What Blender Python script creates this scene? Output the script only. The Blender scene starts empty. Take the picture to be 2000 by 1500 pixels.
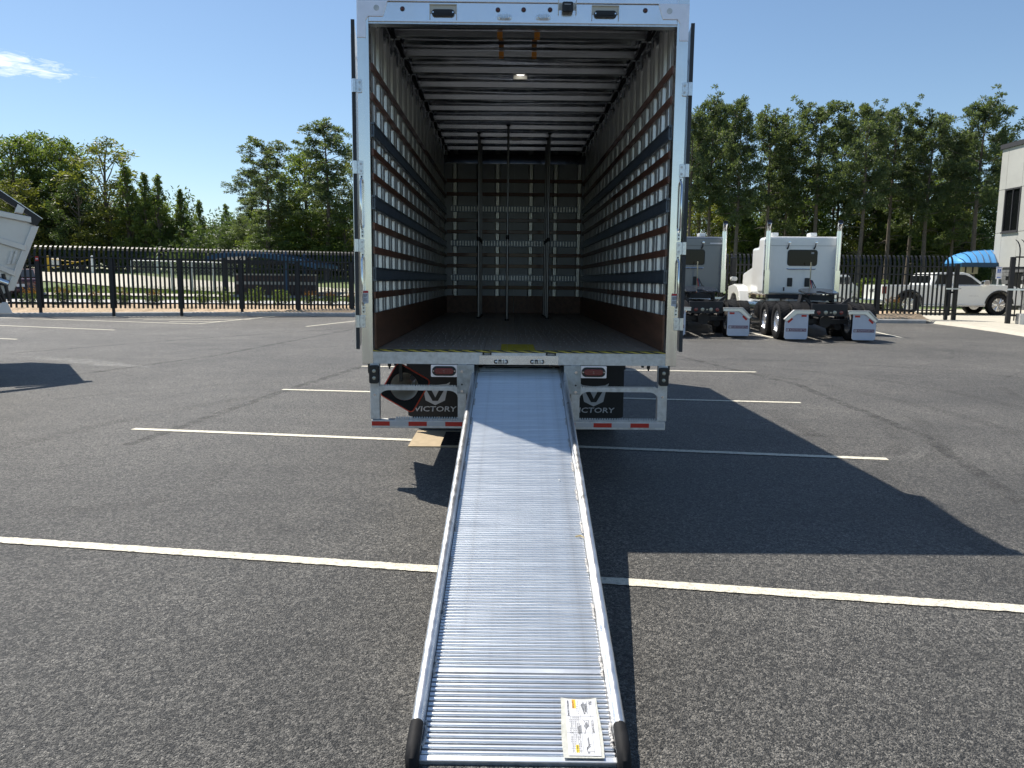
import bpy, bmesh, math, random
import numpy as np
from mathutils import Vector, Matrix, Euler

SC = bpy.context.scene
COL = SC.collection
RAD = math.radians

# ------------------------------------------------------------------ camera
F_PX, PITCH, YAW, ROLL, CAM_H = 1512.0, RAD(7.607), RAD(0.367), RAD(0.54), 1.70
cy, sy = math.cos(YAW), math.sin(YAW)
fw = Vector((sy*math.cos(PITCH), cy*math.cos(PITCH), -math.sin(PITCH)))
r0 = Vector((cy, -sy, 0)); u0 = r0.cross(fw)
right = math.cos(ROLL)*r0 + math.sin(ROLL)*u0
up = -math.sin(ROLL)*r0 + math.cos(ROLL)*u0
camd = bpy.data.cameras.new('camera')
camd.sensor_width = 36.0
camd.lens = F_PX/2000*36.0
camd.clip_start = 0.05
camd.clip_end = 3000
cam = bpy.data.objects.new('camera', camd); COL.objects.link(cam)
cam.matrix_world = Matrix(((right.x, up.x, -fw.x, 0), (right.y, up.y, -fw.y, 0), (right.z, up.z, -fw.z, CAM_H), (0, 0, 0, 1)))
SC.camera = cam

# ------------------------------------------------------------------ light
SUN_VEC = Vector((0.483, -0.416, -1.0)).normalized()        # the way the light travels
SUN_EL = math.asin(-SUN_VEC.z)
SUN_AZ = math.atan2(-SUN_VEC.x, -SUN_VEC.y)                 # from +Y towards +X
sund = bpy.data.lights.new('sun', 'SUN'); sund.energy = 5.0; sund.angle = RAD(0.53); sund.color = (1.0, 0.94, 0.84)
sun = bpy.data.objects.new('sun', sund); COL.objects.link(sun)
sun.rotation_euler = SUN_VEC.to_track_quat('-Z', 'Y').to_euler()
sun.location = (-10, 10, 20)

world = bpy.data.worlds.new('World'); SC.world = world; world.use_nodes = True
wt = world.node_tree; wt.nodes.clear()
wo = wt.nodes.new('ShaderNodeOutputWorld'); bg = wt.nodes.new('ShaderNodeBackground')
sky = wt.nodes.new('ShaderNodeTexSky'); sky.sky_type = 'NISHITA'; sky.sun_disc = False
sky.sun_elevation = SUN_EL; sky.sun_rotation = SUN_AZ
sky.air_density = 1.0; sky.dust_density = 0.35; sky.ozone_density = 1.6; sky.altitude = 100
bg.inputs['Strength'].default_value = 0.088
tint = wt.nodes.new('ShaderNodeMix'); tint.data_type = 'RGBA'; tint.blend_type = 'MULTIPLY'; tint.inputs['Factor'].default_value = 1.0
tint.inputs['B'].default_value = (.90, .965, 1.0, 1); wt.links.new(sky.outputs[0], tint.inputs['A'])      # white balance of the sky
wt.links.new(tint.outputs['Result'], bg.inputs['Color']); wt.links.new(bg.outputs[0], wo.inputs['Surface'])

SC.view_settings.view_transform = 'Standard'; SC.view_settings.look = 'None'
SC.view_settings.exposure = 0.62; SC.view_settings.gamma = 1.0
SC.view_settings.use_curve_mapping = False
SC.render.engine = 'CYCLES'
SC.cycles.max_bounces = 8; SC.cycles.diffuse_bounces = 4; SC.cycles.glossy_bounces = 4
SC.cycles.sample_clamp_indirect = 8.0


# small wisp of cloud low in the sky to the left
def cloud_in_sky():
    n, l = wt.nodes, wt.links
    tc = n.new('ShaderNodeTexCoord'); sep = n.new('ShaderNodeSeparateXYZ'); l.new(tc.outputs['Generated'], sep.inputs[0])

    def M(op, a, b=None, c=None):
        m = n.new('ShaderNodeMath'); m.operation = op
        for i, v in enumerate((a, b, c)):
            if v is None: continue
            if isinstance(v, (int, float)): m.inputs[i].default_value = v
            else: l.new(v, m.inputs[i])
        return m.outputs[0]
    az = M('ARCTAN2', sep.outputs['X'], sep.outputs['Y'])
    el = M('ARCSINE', sep.outputs['Z'])
    # centre of the wisp: azimuth -0.60, elevation 0.222, long in azimuth
    da = M('DIVIDE', M('SUBTRACT', az, -0.615), 0.090)
    de = M('DIVIDE', M('SUBTRACT', el, M('MULTIPLY_ADD', M('ADD', az, 0.615), -0.03, 0.219)), 0.0105)
    r = M('SQRT', M('ADD', M('MULTIPLY', da, da), M('MULTIPLY', de, de)))
    cmb = n.new('ShaderNodeCombineXYZ')
    l.new(M('MULTIPLY', az, 40.0), cmb.inputs[0]); l.new(M('MULTIPLY', el, 190.0), cmb.inputs[1])
    nz = n.new('ShaderNodeTexNoise'); nz.inputs['Scale'].default_value = 1.0; nz.inputs['Detail'].default_value = 7
    nz.inputs['Roughness'].default_value = 0.62; nz.inputs['Distortion'].default_value = 0.8
    l.new(cmb.outputs[0], nz.inputs['Vector'])
    a = M('SUBTRACT', M('ADD', M('MULTIPLY', nz.outputs['Fac'], 2.4), 0.05), M('MULTIPLY', r, 0.95))
    cl = n.new('ShaderNodeClamp'); l.new(M('MULTIPLY', a, 1.5), cl.inputs[0])
    mix = n.new('ShaderNodeMix'); mix.data_type = 'RGBA'
    l.new(M('MULTIPLY', cl.outputs[0], 0.8), mix.inputs['Factor'])
    l.new(tint.outputs['Result'], mix.inputs['A']); mix.inputs['B'].default_value = (9.2, 9.7, 10.2, 1)
    l.new(mix.outputs['Result'], bg.inputs['Color'])


cloud_in_sky()


# ------------------------------------------------------------------ places
def gz(x, y):
    """height of the ground: the lot drains towards the truck, the land beyond the fence rises"""
    if y < 12: return 0.0
    if y < 30: return .02*(y-12)
    t = min(1, max(0, (x+2)/10)); s = .047*(1-t)+.012*t
    return .36+s*(min(y, 75)-30)


def px_ray(px, py):
    return fw + right*((px-1000)/F_PX) - up*((py-750)/F_PX)


def at(px, py, Y):
    d = px_ray(px, py); t = Y/d.y
    return Vector((d.x*t, Y, CAM_H+d.z*t))


def on_ground(px, py):
    d = px_ray(px, py); lo = hi = 1.0
    while hi < 300:
        q = d*hi
        if q.z+CAM_H < gz(q.x, q.y): break
        lo = hi; hi *= 1.02
    for _ in range(40):
        m = (lo+hi)/2; q = d*m
        if q.z+CAM_H < gz(q.x, q.y): hi = m
        else: lo = m
    q = d*hi
    return Vector((q.x, q.y, gz(q.x, q.y)))


# ------------------------------------------------------------------ materials
MATS = {}


def mat(name, col, rough=.6, metal=0.0, var=0.0, vscale=8.0, stretch=(1, 1, 1), bump=0.0, bscale=60.0, spec=.5,
        emit=None, rvar=0.0, dirt=None, trans=0.0, coat=0.0, obj_rand=0.0, detail=6):
    m = bpy.data.materials.new(name); m.use_nodes = True
    t = m.node_tree; b = t.nodes['Principled BSDF']
    b.inputs['Base Color'].default_value = (*col, 1); b.inputs['Roughness'].default_value = rough
    b.inputs['Metallic'].default_value = metal; b.inputs['Specular IOR Level'].default_value = spec
    b.inputs['Coat Weight'].default_value = coat; b.inputs['Coat Roughness'].default_value = .05
    if emit:
        b.inputs['Emission Color'].default_value = (*emit[0], 1); b.inputs['Emission Strength'].default_value = emit[1]
    if trans: b.inputs['Transmission Weight'].default_value = trans
    L = t.links
    tc = t.nodes.new('ShaderNodeTexCoord'); mp = t.nodes.new('ShaderNodeMapping'); L.new(tc.outputs['Object'], mp.inputs[0])
    mp.inputs['Scale'].default_value = stretch
    if obj_rand:
        oi = t.nodes.new('ShaderNodeObjectInfo'); mm = t.nodes.new('ShaderNodeMath'); mm.operation = 'MULTIPLY'; mm.inputs[1].default_value = 37.0
        L.new(oi.outputs['Random'], mm.inputs[0]); cx = t.nodes.new('ShaderNodeCombineXYZ')
        for i in range(3): L.new(mm.outputs[0], cx.inputs[i])
        L.new(cx.outputs[0], mp.inputs['Location'])
    last = None
    if var or rvar:
        nz = t.nodes.new('ShaderNodeTexNoise'); nz.inputs['Scale'].default_value = vscale; nz.inputs['Detail'].default_value = detail
        nz.inputs['Roughness'].default_value = .6
        L.new(mp.outputs[0], nz.inputs['Vector'])
        if var:
            mr = t.nodes.new('ShaderNodeMapRange'); mr.inputs['From Min'].default_value = .3; mr.inputs['From Max'].default_value = .7
            mr.inputs['To Min'].default_value = 1-var; mr.inputs['To Max'].default_value = 1+var
            L.new(nz.outputs['Fac'], mr.inputs['Value'])
            fac = mr.outputs[0]
            if obj_rand:
                m2 = t.nodes.new('ShaderNodeMapRange'); m2.inputs['To Min'].default_value = 1-obj_rand; m2.inputs['To Max'].default_value = 1+obj_rand
                L.new(oi.outputs['Random'], m2.inputs['Value'])
                mu = t.nodes.new('ShaderNodeMath'); mu.operation = 'MULTIPLY'; L.new(fac, mu.inputs[0]); L.new(m2.outputs[0], mu.inputs[1]); fac = mu.outputs[0]
            vm = t.nodes.new('ShaderNodeVectorMath'); vm.operation = 'SCALE'; vm.inputs[0].default_value = col
            L.new(fac, vm.inputs['Scale']); last = vm.outputs[0]
        if rvar:
            m3 = t.nodes.new('ShaderNodeMapRange'); m3.inputs['From Min'].default_value = .3; m3.inputs['From Max'].default_value = .7
            m3.inputs['To Min'].default_value = max(.03, rough-rvar); m3.inputs['To Max'].default_value = rough+rvar
            L.new(nz.outputs['Fac'], m3.inputs['Value']); L.new(m3.outputs[0], b.inputs['Roughness'])
    if dirt:                                                  # (colour, amount, scale)
        n2 = t.nodes.new('ShaderNodeTexNoise'); n2.inputs['Scale'].default_value = dirt[2]; n2.inputs['Detail'].default_value = 8; n2.inputs['Roughness'].default_value = .7
        L.new(tc.outputs['Object'], n2.inputs['Vector'])
        m4 = t.nodes.new('ShaderNodeMapRange'); m4.inputs['From Min'].default_value = .5; m4.inputs['From Max'].default_value = .75
        m4.inputs['To Max'].default_value = dirt[1]; L.new(n2.outputs['Fac'], m4.inputs['Value'])
        mx = t.nodes.new('ShaderNodeMix'); mx.data_type = 'RGBA'; L.new(m4.outputs[0], mx.inputs['Factor'])
        if last is None: mx.inputs['A'].default_value = (*col, 1)
        else: L.new(last, mx.inputs['A'])
        mx.inputs['B'].default_value = (*dirt[0], 1); last = mx.outputs['Result']
    if last is not None: L.new(last, b.inputs['Base Color'])
    if bump:
        nb = t.nodes.new('ShaderNodeTexNoise'); nb.inputs['Scale'].default_value = bscale; nb.inputs['Detail'].default_value = 5
        L.new(mp.outputs[0], nb.inputs['Vector'])
        bp = t.nodes.new('ShaderNodeBump'); bp.inputs['Strength'].default_value = bump; bp.inputs['Distance'].default_value = .02
        L.new(nb.outputs['Fac'], bp.inputs['Height']); L.new(bp.outputs[0], b.inputs['Normal'])
    MATS[name] = m
    return m


M_header = mat('frame_paint', (.92, .92, .93), .20, .85, var=.03, vscale=5, rvar=.05, dirt=((.55, .53, .50), .35, 2.5))
M_stain = mat('stainless_steel', (.90, .87, .82), .19, .97, var=.03, vscale=14, stretch=(1, 1, .06), rvar=.05, bump=.012, bscale=30, dirt=((.60, .50, .38), .3, 2.0))
M_gusset = mat('gusset_metal', (.92, .88, .92), .35, .5, var=.05, vscale=9)
M_galv = mat('galvanised_steel', (.62, .615, .60), .45, .5, var=.16, vscale=26, rvar=.12, dirt=((.28, .28, .27), .5, 9.0), bump=.03, bscale=40)
M_alu = mat('ramp_aluminium', (.75, .785, .825), .33, .80, var=.06, vscale=10, stretch=(.25, 1, 1), rvar=.04, dirt=((.34, .32, .30), .42, 5.0), obj_rand=.02)
M_deck = mat('deck_between_ribs', (.24, .24, .25), .5, .5, var=.15, vscale=12, dirt=((.12, .11, .10), .5, 6.0))  # darker than the rib metal: groove shade put into colour, with dirt over it
M_alurail = mat('rail_aluminium', (.70, .71, .72), .36, .9, var=.09, vscale=14, rvar=.1, dirt=((.40, .38, .36), .35, 10.0))
M_weld = mat('weld_metal', (.50, .49, .48), .6, .4, var=.25, vscale=70, bump=.6, bscale=120)
M_galvd = mat('galvanised_plate', (.44, .45, .44), .5, .5, var=.28, vscale=20, rvar=.12, dirt=((.22, .21, .20), .6, 12.0), bump=.03, bscale=40)
M_chrome = mat('chrome', (.82, .83, .84), .12, 1.0)
M_zinc = mat('zinc_plate', (.70, .72, .74), .28, .9, var=.15, vscale=60)
M_door = mat('door_skin', (.55, .56, .57), .35, .6, var=.05)
M_gasket = mat('door_gasket', (.03, .032, .036), .5)
M_white = mat('white_paint', (.72, .73, .72), .30, 0, var=.03, vscale=4, coat=.4)
M_wallpost = mat('wall_post_aluminium', (.80, .80, .77), .36, .55, var=.05, vscale=10, stretch=(4, 4, .4))
M_sheet = mat('wall_sheet_aluminium', (.45, .45, .44), .40, .6, var=.08, vscale=4, bump=.08, bscale=5)
M_frontsheet = mat('front_wall_liner', (.30, .315, .335), .45, .35, var=.08, vscale=3, bump=.05, bscale=4)
M_roofsheet = mat('roof_skin_aluminium', (.34, .35, .37), .10, .95, var=.05, vscale=3, stretch=(.6, 3, 1), bump=.35, bscale=3.2)
M_bow = mat('roof_bow_steel', (.45, .46, .48), .22, .92, var=.15, vscale=8, stretch=(.4, 4, 4), bump=.05)
M_slat = mat('varnished_slat_wood', (.165, .062, .034), .42, 0, var=.30, vscale=9, stretch=(6, .35, 6), bump=.05, obj_rand=.18, coat=.25)
M_ply = mat('varnished_plywood', (.15, .070, .040), .50, 0, var=.35, vscale=5, stretch=(4, .4, 3), bump=.05, bscale=30, obj_rand=.15, coat=.15)
M_track = mat('track_steel', (.13, .15, .18), .36, .6, var=.15, vscale=12)
M_trackz = mat('track_zinc', (.66, .66, .64), .4, .7, var=.2, vscale=25)
M_black = mat('black_plastic', (.012, .012, .013), .42)
M_blackm = mat('black_metal', (.010, .010, .012), .52, 0, var=.2, vscale=12)
M_rubber = mat('black_rubber', (.014, .014, .015), .7, var=.25, vscale=20, bump=.05, spec=.2)
M_flap = mat('flap_rubber', (.010, .010, .012), .55, var=.2, vscale=6, bump=.03)
M_red = mat('red_lens', (.17, .008, .010), .18, 0, coat=.8, bump=.15, bscale=160)
M_darkred = mat('dark_red_lens', (.09, .010, .010), .25, 0, coat=.6)
M_redtape = mat('red_reflective_tape', (.50, .02, .012), .35, 0, var=.08, vscale=120)
M_whitetape = mat('silver_reflective_tape', (.50, .51, .53), .35, .2, var=.06, vscale=120)
M_clear = mat('clear_lens', (.36, .35, .28), .15, .2, coat=1)
M_orange = mat('orange_tape', (.62, .24, .03), .5)
M_lamp = mat('lit_dome_lens', (.9, .9, .88), .3, 0, emit=((1, .97, .9), 1.6))
M_cream = mat('lamp_housing', (.62, .60, .54), .45)
M_yellow = mat('yellow_grip_paint', (.46, .34, .02), .75, 0, var=.2, vscale=18, bump=.2, bscale=140)
M_print = mat('printed_ink', (.03, .03, .034), .6)
M_paper = mat('label_paper', (.58, .59, .62), .45, 0, var=.03)
M_plasticfilm = mat('yellowed_label_film', (.50, .50, .45), .25, 0, var=.12, vscale=30, bump=.25, bscale=50)
M_labelyel = mat('label_yellow', (.85, .62, .02), .5)
M_labelora = mat('label_orange', (.85, .42, .03), .5)
M_labelred = mat('label_red', (.50, .03, .03), .5)
M_emblem = mat('emblem_grey', (.50, .51, .54), .5)
M_conebody = mat('orange_cone_plastic', (.70, .07, .03), .45)
M_conehole = mat('cone_inner_plastic', (.66, .62, .55), .6, 0, var=.06)
M_line = mat('road_paint', (.66, .62, .51), .75, 0, var=.13, vscale=60, bump=.6, bscale=130, dirt=((.10, .10, .095), .95, 34.0))
M_concrete = mat('concrete', (.44, .41, .34), .85, 0, var=.10, vscale=3, bump=.15, bscale=60, dirt=((.30, .28, .24), .4, 2.0))
M_kerb = mat('kerb_concrete', (.42, .41, .39), .85, 0, var=.14, vscale=4, bump=.12, dirt=((.22, .21, .2), .5, 3.0))
M_apron = mat('drain_concrete', (.36, .285, .185), .85, 0, var=.12, vscale=12, bump=.2)
M_iron = mat('cast_iron', (.02, .02, .02), .6, .5, var=.3, vscale=30)
M_pine = None


def asphalt():
    m = bpy.data.materials.new('asphalt'); m.use_nodes = True; t = m.node_tree; b = t.nodes['Principled BSDF']; L = t.links; N = t.nodes.new
    tc = N('ShaderNodeTexCoord'); O = tc.outputs['Object']

    def noise(scale, det=4, rough=.6, vec=O):
        n = N('ShaderNodeTexNoise'); n.inputs['Scale'].default_value = scale; n.inputs['Detail'].default_value = det
        n.inputs['Roughness'].default_value = rough; L.new(vec, n.inputs['Vector']); return n.outputs['Fac']

    def rng(v, a, b_, c, d):
        r = N('ShaderNodeMapRange'); r.inputs['From Min'].default_value = a; r.inputs['From Max'].default_value = b_
        r.inputs['To Min'].default_value = c; r.inputs['To Max'].default_value = d; L.new(v, r.inputs['Value']); return r.outputs[0]

    def mul(a, c):
        k = N('ShaderNodeMath'); k.operation = 'MULTIPLY'; L.new(a, k.inputs[0]); L.new(c, k.inputs[1]); return k.outputs[0]
    vo = N('ShaderNodeTexVoronoi'); vo.inputs['Scale'].default_value = 135; L.new(O, vo.inputs['Vector'])
    sepc = N('ShaderNodeSeparateColor'); L.new(vo.outputs['Color'], sepc.inputs[0])
    stone = rng(sepc.outputs[0], 0, 1, .12, 2.05)
    fine = rng(noise(260, 3), .35, .65, .35, 1.65)
    big = rng(noise(.30, 6, .68), .32, .68, .66, 1.36)
    mid = rng(noise(1.6, 5, .6), .3, .7, .88, 1.14)
    mpp = N('ShaderNodeMapping'); mpp.inputs['Scale'].default_value = (.10, 1.3, 1); mpp.inputs['Rotation'].default_value = (0, 0, RAD(-9)); L.new(O, mpp.inputs[0])
    streak = rng(noise(.9, 6, .65, mpp.outputs[0]), .35, .7, .86, 1.15)
    vb = N('ShaderNodeTexVoronoi'); vb.inputs['Scale'].default_value = 62; L.new(O, vb.inputs['Vector'])
    sb_ = N('ShaderNodeSeparateColor'); L.new(vb.outputs['Color'], sb_.inputs[0])
    coarse = rng(sb_.outputs[1], .1, .9, .45, 1.6)
    k = mul(mul(mul(stone, fine), mul(big, mid)), mul(streak, coarse))
    vm = N('ShaderNodeVectorMath'); vm.operation = 'SCALE'; vm.inputs[0].default_value = (.074, .070, .0625); L.new(k, vm.inputs['Scale'])
    # pale chips here and there
    v2 = N('ShaderNodeTexVoronoi'); v2.inputs['Scale'].default_value = 46; L.new(O, v2.inputs['Vector'])
    s2 = N('ShaderNodeSeparateColor'); L.new(v2.outputs['Color'], s2.inputs[0])
    a = rng(s2.outputs[1], .965, .975, 0, 1); c = rng(v2.outputs['Distance'], .13, .20, 1, 0)
    # oil drips and old damp patches
    v3 = N('ShaderNodeTexVoronoi'); v3.inputs['Scale'].default_value = .55; v3.inputs['Randomness'].default_value = 1
    wob = N('ShaderNodeVectorMath'); wob.operation = 'MULTIPLY_ADD'; nn = N('ShaderNodeTexNoise'); nn.inputs['Scale'].default_value = 5; L.new(O, nn.inputs['Vector'])
    L.new(nn.outputs['Color'], wob.inputs[0]); wob.inputs[1].default_value = (.16, .16, .16); L.new(O, wob.inputs[2]); L.new(wob.outputs[0], v3.inputs['Vector'])
    s3 = N('ShaderNodeSeparateColor'); L.new(v3.outputs['Color'], s3.inputs[0])
    spot = mul(rng(v3.outputs['Distance'], .03, .13, 1, 0), rng(s3.outputs[2], .72, .74, 0, .5))
    mo = N('ShaderNodeMix'); mo.data_type = 'RGBA'; L.new(spot, mo.inputs['Factor']); L.new(vm.outputs[0], mo.inputs['A']); mo.inputs['B'].default_value = (.018, .018, .019, 1)
    mx = N('ShaderNodeMix'); mx.data_type = 'RGBA'; L.new(mul(a, c), mx.inputs['Factor']); L.new(mo.outputs['Result'], mx.inputs['A']); mx.inputs['B'].default_value = (.42, .41, .38, 1)
    L.new(mx.outputs['Result'], b.inputs['Base Color'])
    b.inputs['Roughness'].default_value = .60; b.inputs['Specular IOR Level'].default_value = .68
    add = N('ShaderNodeMath'); add.operation = 'ADD'; L.new(rng(vo.outputs['Distance'], 0, .8, 1, 0), add.inputs[0]); L.new(noise(200, 3), add.inputs[1])
    bp = N('ShaderNodeBump'); bp.inputs['Strength'].default_value = 1.0; bp.inputs['Distance'].default_value = .010; L.new(add.outputs[0], bp.inputs['Height']); L.new(bp.outputs[0], b.inputs['Normal'])
    return m


M_asphalt = asphalt()


def faint(name, col, amount, scale):
    """a worn mark: colour broken up by noise over a clear ground"""
    m = bpy.data.materials.new(name); m.use_nodes = True; t = m.node_tree; b = t.nodes['Principled BSDF']; L = t.links
    b.inputs['Base Color'].default_value = (*col, 1); b.inputs['Roughness'].default_value = .8
    tc = t.nodes.new('ShaderNodeTexCoord'); n = t.nodes.new('ShaderNodeTexNoise'); n.inputs['Scale'].default_value = scale; n.inputs['Detail'].default_value = 8; n.inputs['Roughness'].default_value = .7
    L.new(tc.outputs['Object'], n.inputs['Vector'])
    r = t.nodes.new('ShaderNodeMapRange'); r.inputs['From Min'].default_value = .38; r.inputs['From Max'].default_value = .66; r.inputs['To Max'].default_value = amount
    L.new(n.outputs['Fac'], r.inputs['Value']); L.new(r.outputs[0], b.inputs['Alpha'])
    return m


M_seam = faint('asphalt_joint', (.034, .034, .034), .42, 4)
M_skid = faint('tyre_rubber_film', (.034, .033, .032), .17, 1.6)
M_scuff = faint('worn_white_paint', (.6, .6, .58), .5, 7)


def leafmat(name, c1, c2, tr=.4, rough=.5):
    m = bpy.data.materials.new(name); m.use_nodes = True; t = m.node_tree; t.nodes.clear(); L = t.links; N = t.nodes.new
    out = N('ShaderNodeOutputMaterial'); geo = N('ShaderNodeNewGeometry'); tc = N('ShaderNodeTexCoord')
    nz = N('ShaderNodeTexNoise'); nz.inputs['Scale'].default_value = .55; nz.inputs['Detail'].default_value = 3; L.new(tc.outputs['Object'], nz.inputs['Vector'])
    ad = N('ShaderNodeMath'); ad.operation = 'MULTIPLY_ADD'; L.new(geo.outputs['Random Per Island'], ad.inputs[0]); ad.inputs[1].default_value = .55
    r = N('ShaderNodeMapRange'); r.inputs['From Min'].default_value = .35; r.inputs['From Max'].default_value = .65; r.inputs['To Max'].default_value = .45; L.new(nz.outputs['Fac'], r.inputs['Value'])
    L.new(r.outputs[0], ad.inputs[2])
    mx = N('ShaderNodeMix'); mx.data_type = 'RGBA'; L.new(ad.outputs[0], mx.inputs['Factor']); mx.inputs['A'].default_value = (*c1, 1); mx.inputs['B'].default_value = (*c2, 1)
    d = N('ShaderNodeBsdfPrincipled'); d.inputs['Roughness'].default_value = rough; d.inputs['Specular IOR Level'].default_value = .35; L.new(mx.outputs['Result'], d.inputs['Base Color'])
    tl = N('ShaderNodeBsdfTranslucent')
    sc = N('ShaderNodeVectorMath'); sc.operation = 'MULTIPLY'; sc.inputs[1].default_value = (1.5, 1.55, .7); L.new(mx.outputs['Result'], sc.inputs[0]); L.new(sc.outputs[0], tl.inputs['Color'])
    ms = N('ShaderNodeMixShader'); ms.inputs[0].default_value = tr; L.new(d.outputs[0], ms.inputs[1]); L.new(tl.outputs[0], ms.inputs[2]); L.new(ms.outputs[0], out.inputs['Surface'])
    return m


M_needle = leafmat('pine_needles', (.044, .068, .040), (.160, .195, .098), .44)
M_leaf = leafmat('broad_leaves', (.050, .088, .028), (.185, .225, .062), .48)
M_leafy = leafmat('yellowing_leaves', (.065, .085, .026), (.200, .205, .050), .45)
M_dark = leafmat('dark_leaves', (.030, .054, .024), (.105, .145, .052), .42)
M_tip = leafmat('coppery_leaves', (.09, .05, .02), (.30, .15, .04), .35)
M_bark = mat('bark', (.13, .105, .088), .9, 0, var=.35, vscale=6, stretch=(3, 3, .6), bump=.5, bscale=8)
M_grass = mat('grass_blades_and_soil', (.105, .145, .045), .9, 0, var=.35, vscale=1.3, bump=.6, bscale=18, dirt=((.16, .15, .06), .5, .6))
M_mulch = mat('wood_chip_mulch', (.40, .30, .20), .9, 0, var=.45, vscale=22, bump=1.0, bscale=30, dirt=((.62, .46, .28), .7, 14.0))


# ------------------------------------------------------------------ mesh helpers
class MB:
    def __init__(s): s.v = []; s.f = []; s.m = []

    def add(s, vs, fs, mi=0):
        o = len(s.v); s.v += [tuple(v) for v in vs]; s.f += [tuple(i+o for i in f) for f in fs]; s.m += [mi]*len(fs); return s

    def bx(s, x0, x1, y0, y1, z0, z1, mi=0, M=None):
        vs = [Vector(p) for p in ((x0, y0, z0), (x1, y0, z0), (x1, y1, z0), (x0, y1, z0), (x0, y0, z1), (x1, y0, z1), (x1, y1, z1), (x0, y1, z1))]
        if M is not None: vs = [M @ v for v in vs]
        return s.add(vs, [(0, 3, 2, 1), (4, 5, 6, 7), (0, 1, 5, 4), (1, 2, 6, 5), (2, 3, 7, 6), (3, 0, 4, 7)], mi)

    def prism(s, poly, ax, a, b, mi=0, M=None):
        n = len(poly)
        P = {'x': lambda p, t: (t, p[0], p[1]), 'y': lambda p, t: (p[0], t, p[1]), 'z': lambda p, t: (p[0], p[1], t)}[ax]
        vs = [Vector(P(p, a)) for p in poly]+[Vector(P(p, b)) for p in poly]
        if M is not None: vs = [M @ v for v in vs]
        return s.add(vs, [tuple(range(n)), tuple(range(2*n-1, n-1, -1))]+[(i, i+n, (i+1) % n+n, (i+1) % n) for i in range(n)], mi)

    def cyl(s, p0, p1, r0, r1=None, n=14, mi=0, caps=True):
        p0, p1 = Vector(p0), Vector(p1); r1 = r0 if r1 is None else r1
        d = (p1-p0).normalized(); a = d.orthogonal().normalized(); c = d.cross(a)
        ring = [(math.cos(2*math.pi*i/n), math.sin(2*math.pi*i/n)) for i in range(n)]
        vs = [p0+(a*x+c*y)*r0 for x, y in ring]+[p1+(a*x+c*y)*r1 for x, y in ring]
        fs = [(i, (i+1) % n, (i+1) % n+n, i+n) for i in range(n)]
        if caps: fs += [tuple(range(n-1, -1, -1)), tuple(range(n, 2*n))]
        return s.add(vs, fs, mi)

    def tube(s, pts, r, n=8, mi=0):
        pts = [Vector(p) for p in pts]; rs = r if isinstance(r, (list, tuple)) else [r]*len(pts)
        vs = []; a = None
        for i, p in enumerate(pts):
            d = (pts[min(i+1, len(pts)-1)]-pts[max(i-1, 0)]).normalized()
            a = d.orthogonal().normalized() if a is None else (a-d*a.dot(d)).normalized()
            c = d.cross(a)
            vs += [p+(a*math.cos(2*math.pi*k/n)+c*math.sin(2*math.pi*k/n))*rs[i] for k in range(n)]
        fs = [(i*n+k, i*n+(k+1) % n, (i+1)*n+(k+1) % n, (i+1)*n+k) for i in range(len(pts)-1) for k in range(n)]
        e = (len(pts)-1)*n
        fs += [tuple(range(n-1, -1, -1)), tuple(range(e, e+n))]
        return s.add(vs, fs, mi)

    def lathe(s, prof, c, ax='x', n=24, mi=0, caps=True):
        """prof = [(distance along axis, radius)]"""
        c = Vector(c); vs = []
        for a, r in prof:
            for k in range(n):
                u, w = r*math.cos(2*math.pi*k/n), r*math.sin(2*math.pi*k/n)
                vs.append(c+Vector({'x': (a, u, w), 'y': (u, a, w), 'z': (u, w, a)}[ax]))
        fs = [(i*n+k, i*n+(k+1) % n, (i+1)*n+(k+1) % n, (i+1)*n+k) for i in range(len(prof)-1) for k in range(n)]
        if caps and prof[0][1] > 0: fs.append(tuple(range(n-1, -1, -1)))
        if caps and prof[-1][1] > 0: fs.append(tuple(range((len(prof)-1)*n, len(prof)*n)))
        return s.add(vs, fs, mi)

    def mesh(s, name, mats, smooth=False, recalc=True):
        me = bpy.data.meshes.new(name); me.from_pydata(s.v, [], s.f)
        for m in (mats if isinstance(mats, (list, tuple)) else [mats]): me.materials.append(m)
        if any(s.m): me.polygons.foreach_set('material_index', s.m)
        if recalc:
            b = bmesh.new(); b.from_mesh(me); bmesh.ops.recalc_face_normals(b, faces=b.faces); b.to_mesh(me); b.free()
        if smooth:
            me.polygons.foreach_set('use_smooth', [True]*len(me.polygons)); me.set_sharp_from_angle(angle=RAD(38))
        return me

    def build(s, name, mats, parent=None, loc=(0, 0, 0), rot=(0, 0, 0), smooth=False, bevel=0.0, recalc=True):
        return link(name, s.mesh(name, mats, smooth, recalc), parent, loc, rot, bevel)


def link(name, me, parent=None, loc=(0, 0, 0), rot=(0, 0, 0), bevel=0.0):
    o = bpy.data.objects.new(name, me); COL.objects.link(o)
    o.location = loc; o.rotation_euler = rot
    if parent is not None: o.parent = parent
    if bevel:
        m = o.modifiers.new('edge', 'BEVEL'); m.width = bevel; m.segments = 2; m.limit_method = 'ANGLE'; m.angle_limit = RAD(40)
    return o


def tag(o, label=None, cat=None, group=None, kind=None):
    if label: o['label'] = label
    if cat: o['category'] = cat
    if group: o['group'] = group
    if kind: o['kind'] = kind
    return o


def thing(name, label, cat, loc=(0, 0, 0), rz=0.0, group=None):
    o = bpy.data.objects.new(name, None); COL.objects.link(o); o.empty_display_size = .2
    o.location = loc; o.rotation_euler = (0, 0, rz)
    return tag(o, label, cat, group)


def dup(o, parent=None):
    c = o.copy(); COL.objects.link(c)
    if parent is not None: c.parent = parent
    for ch in list(o.children): dup(ch, c)
    return c


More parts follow.
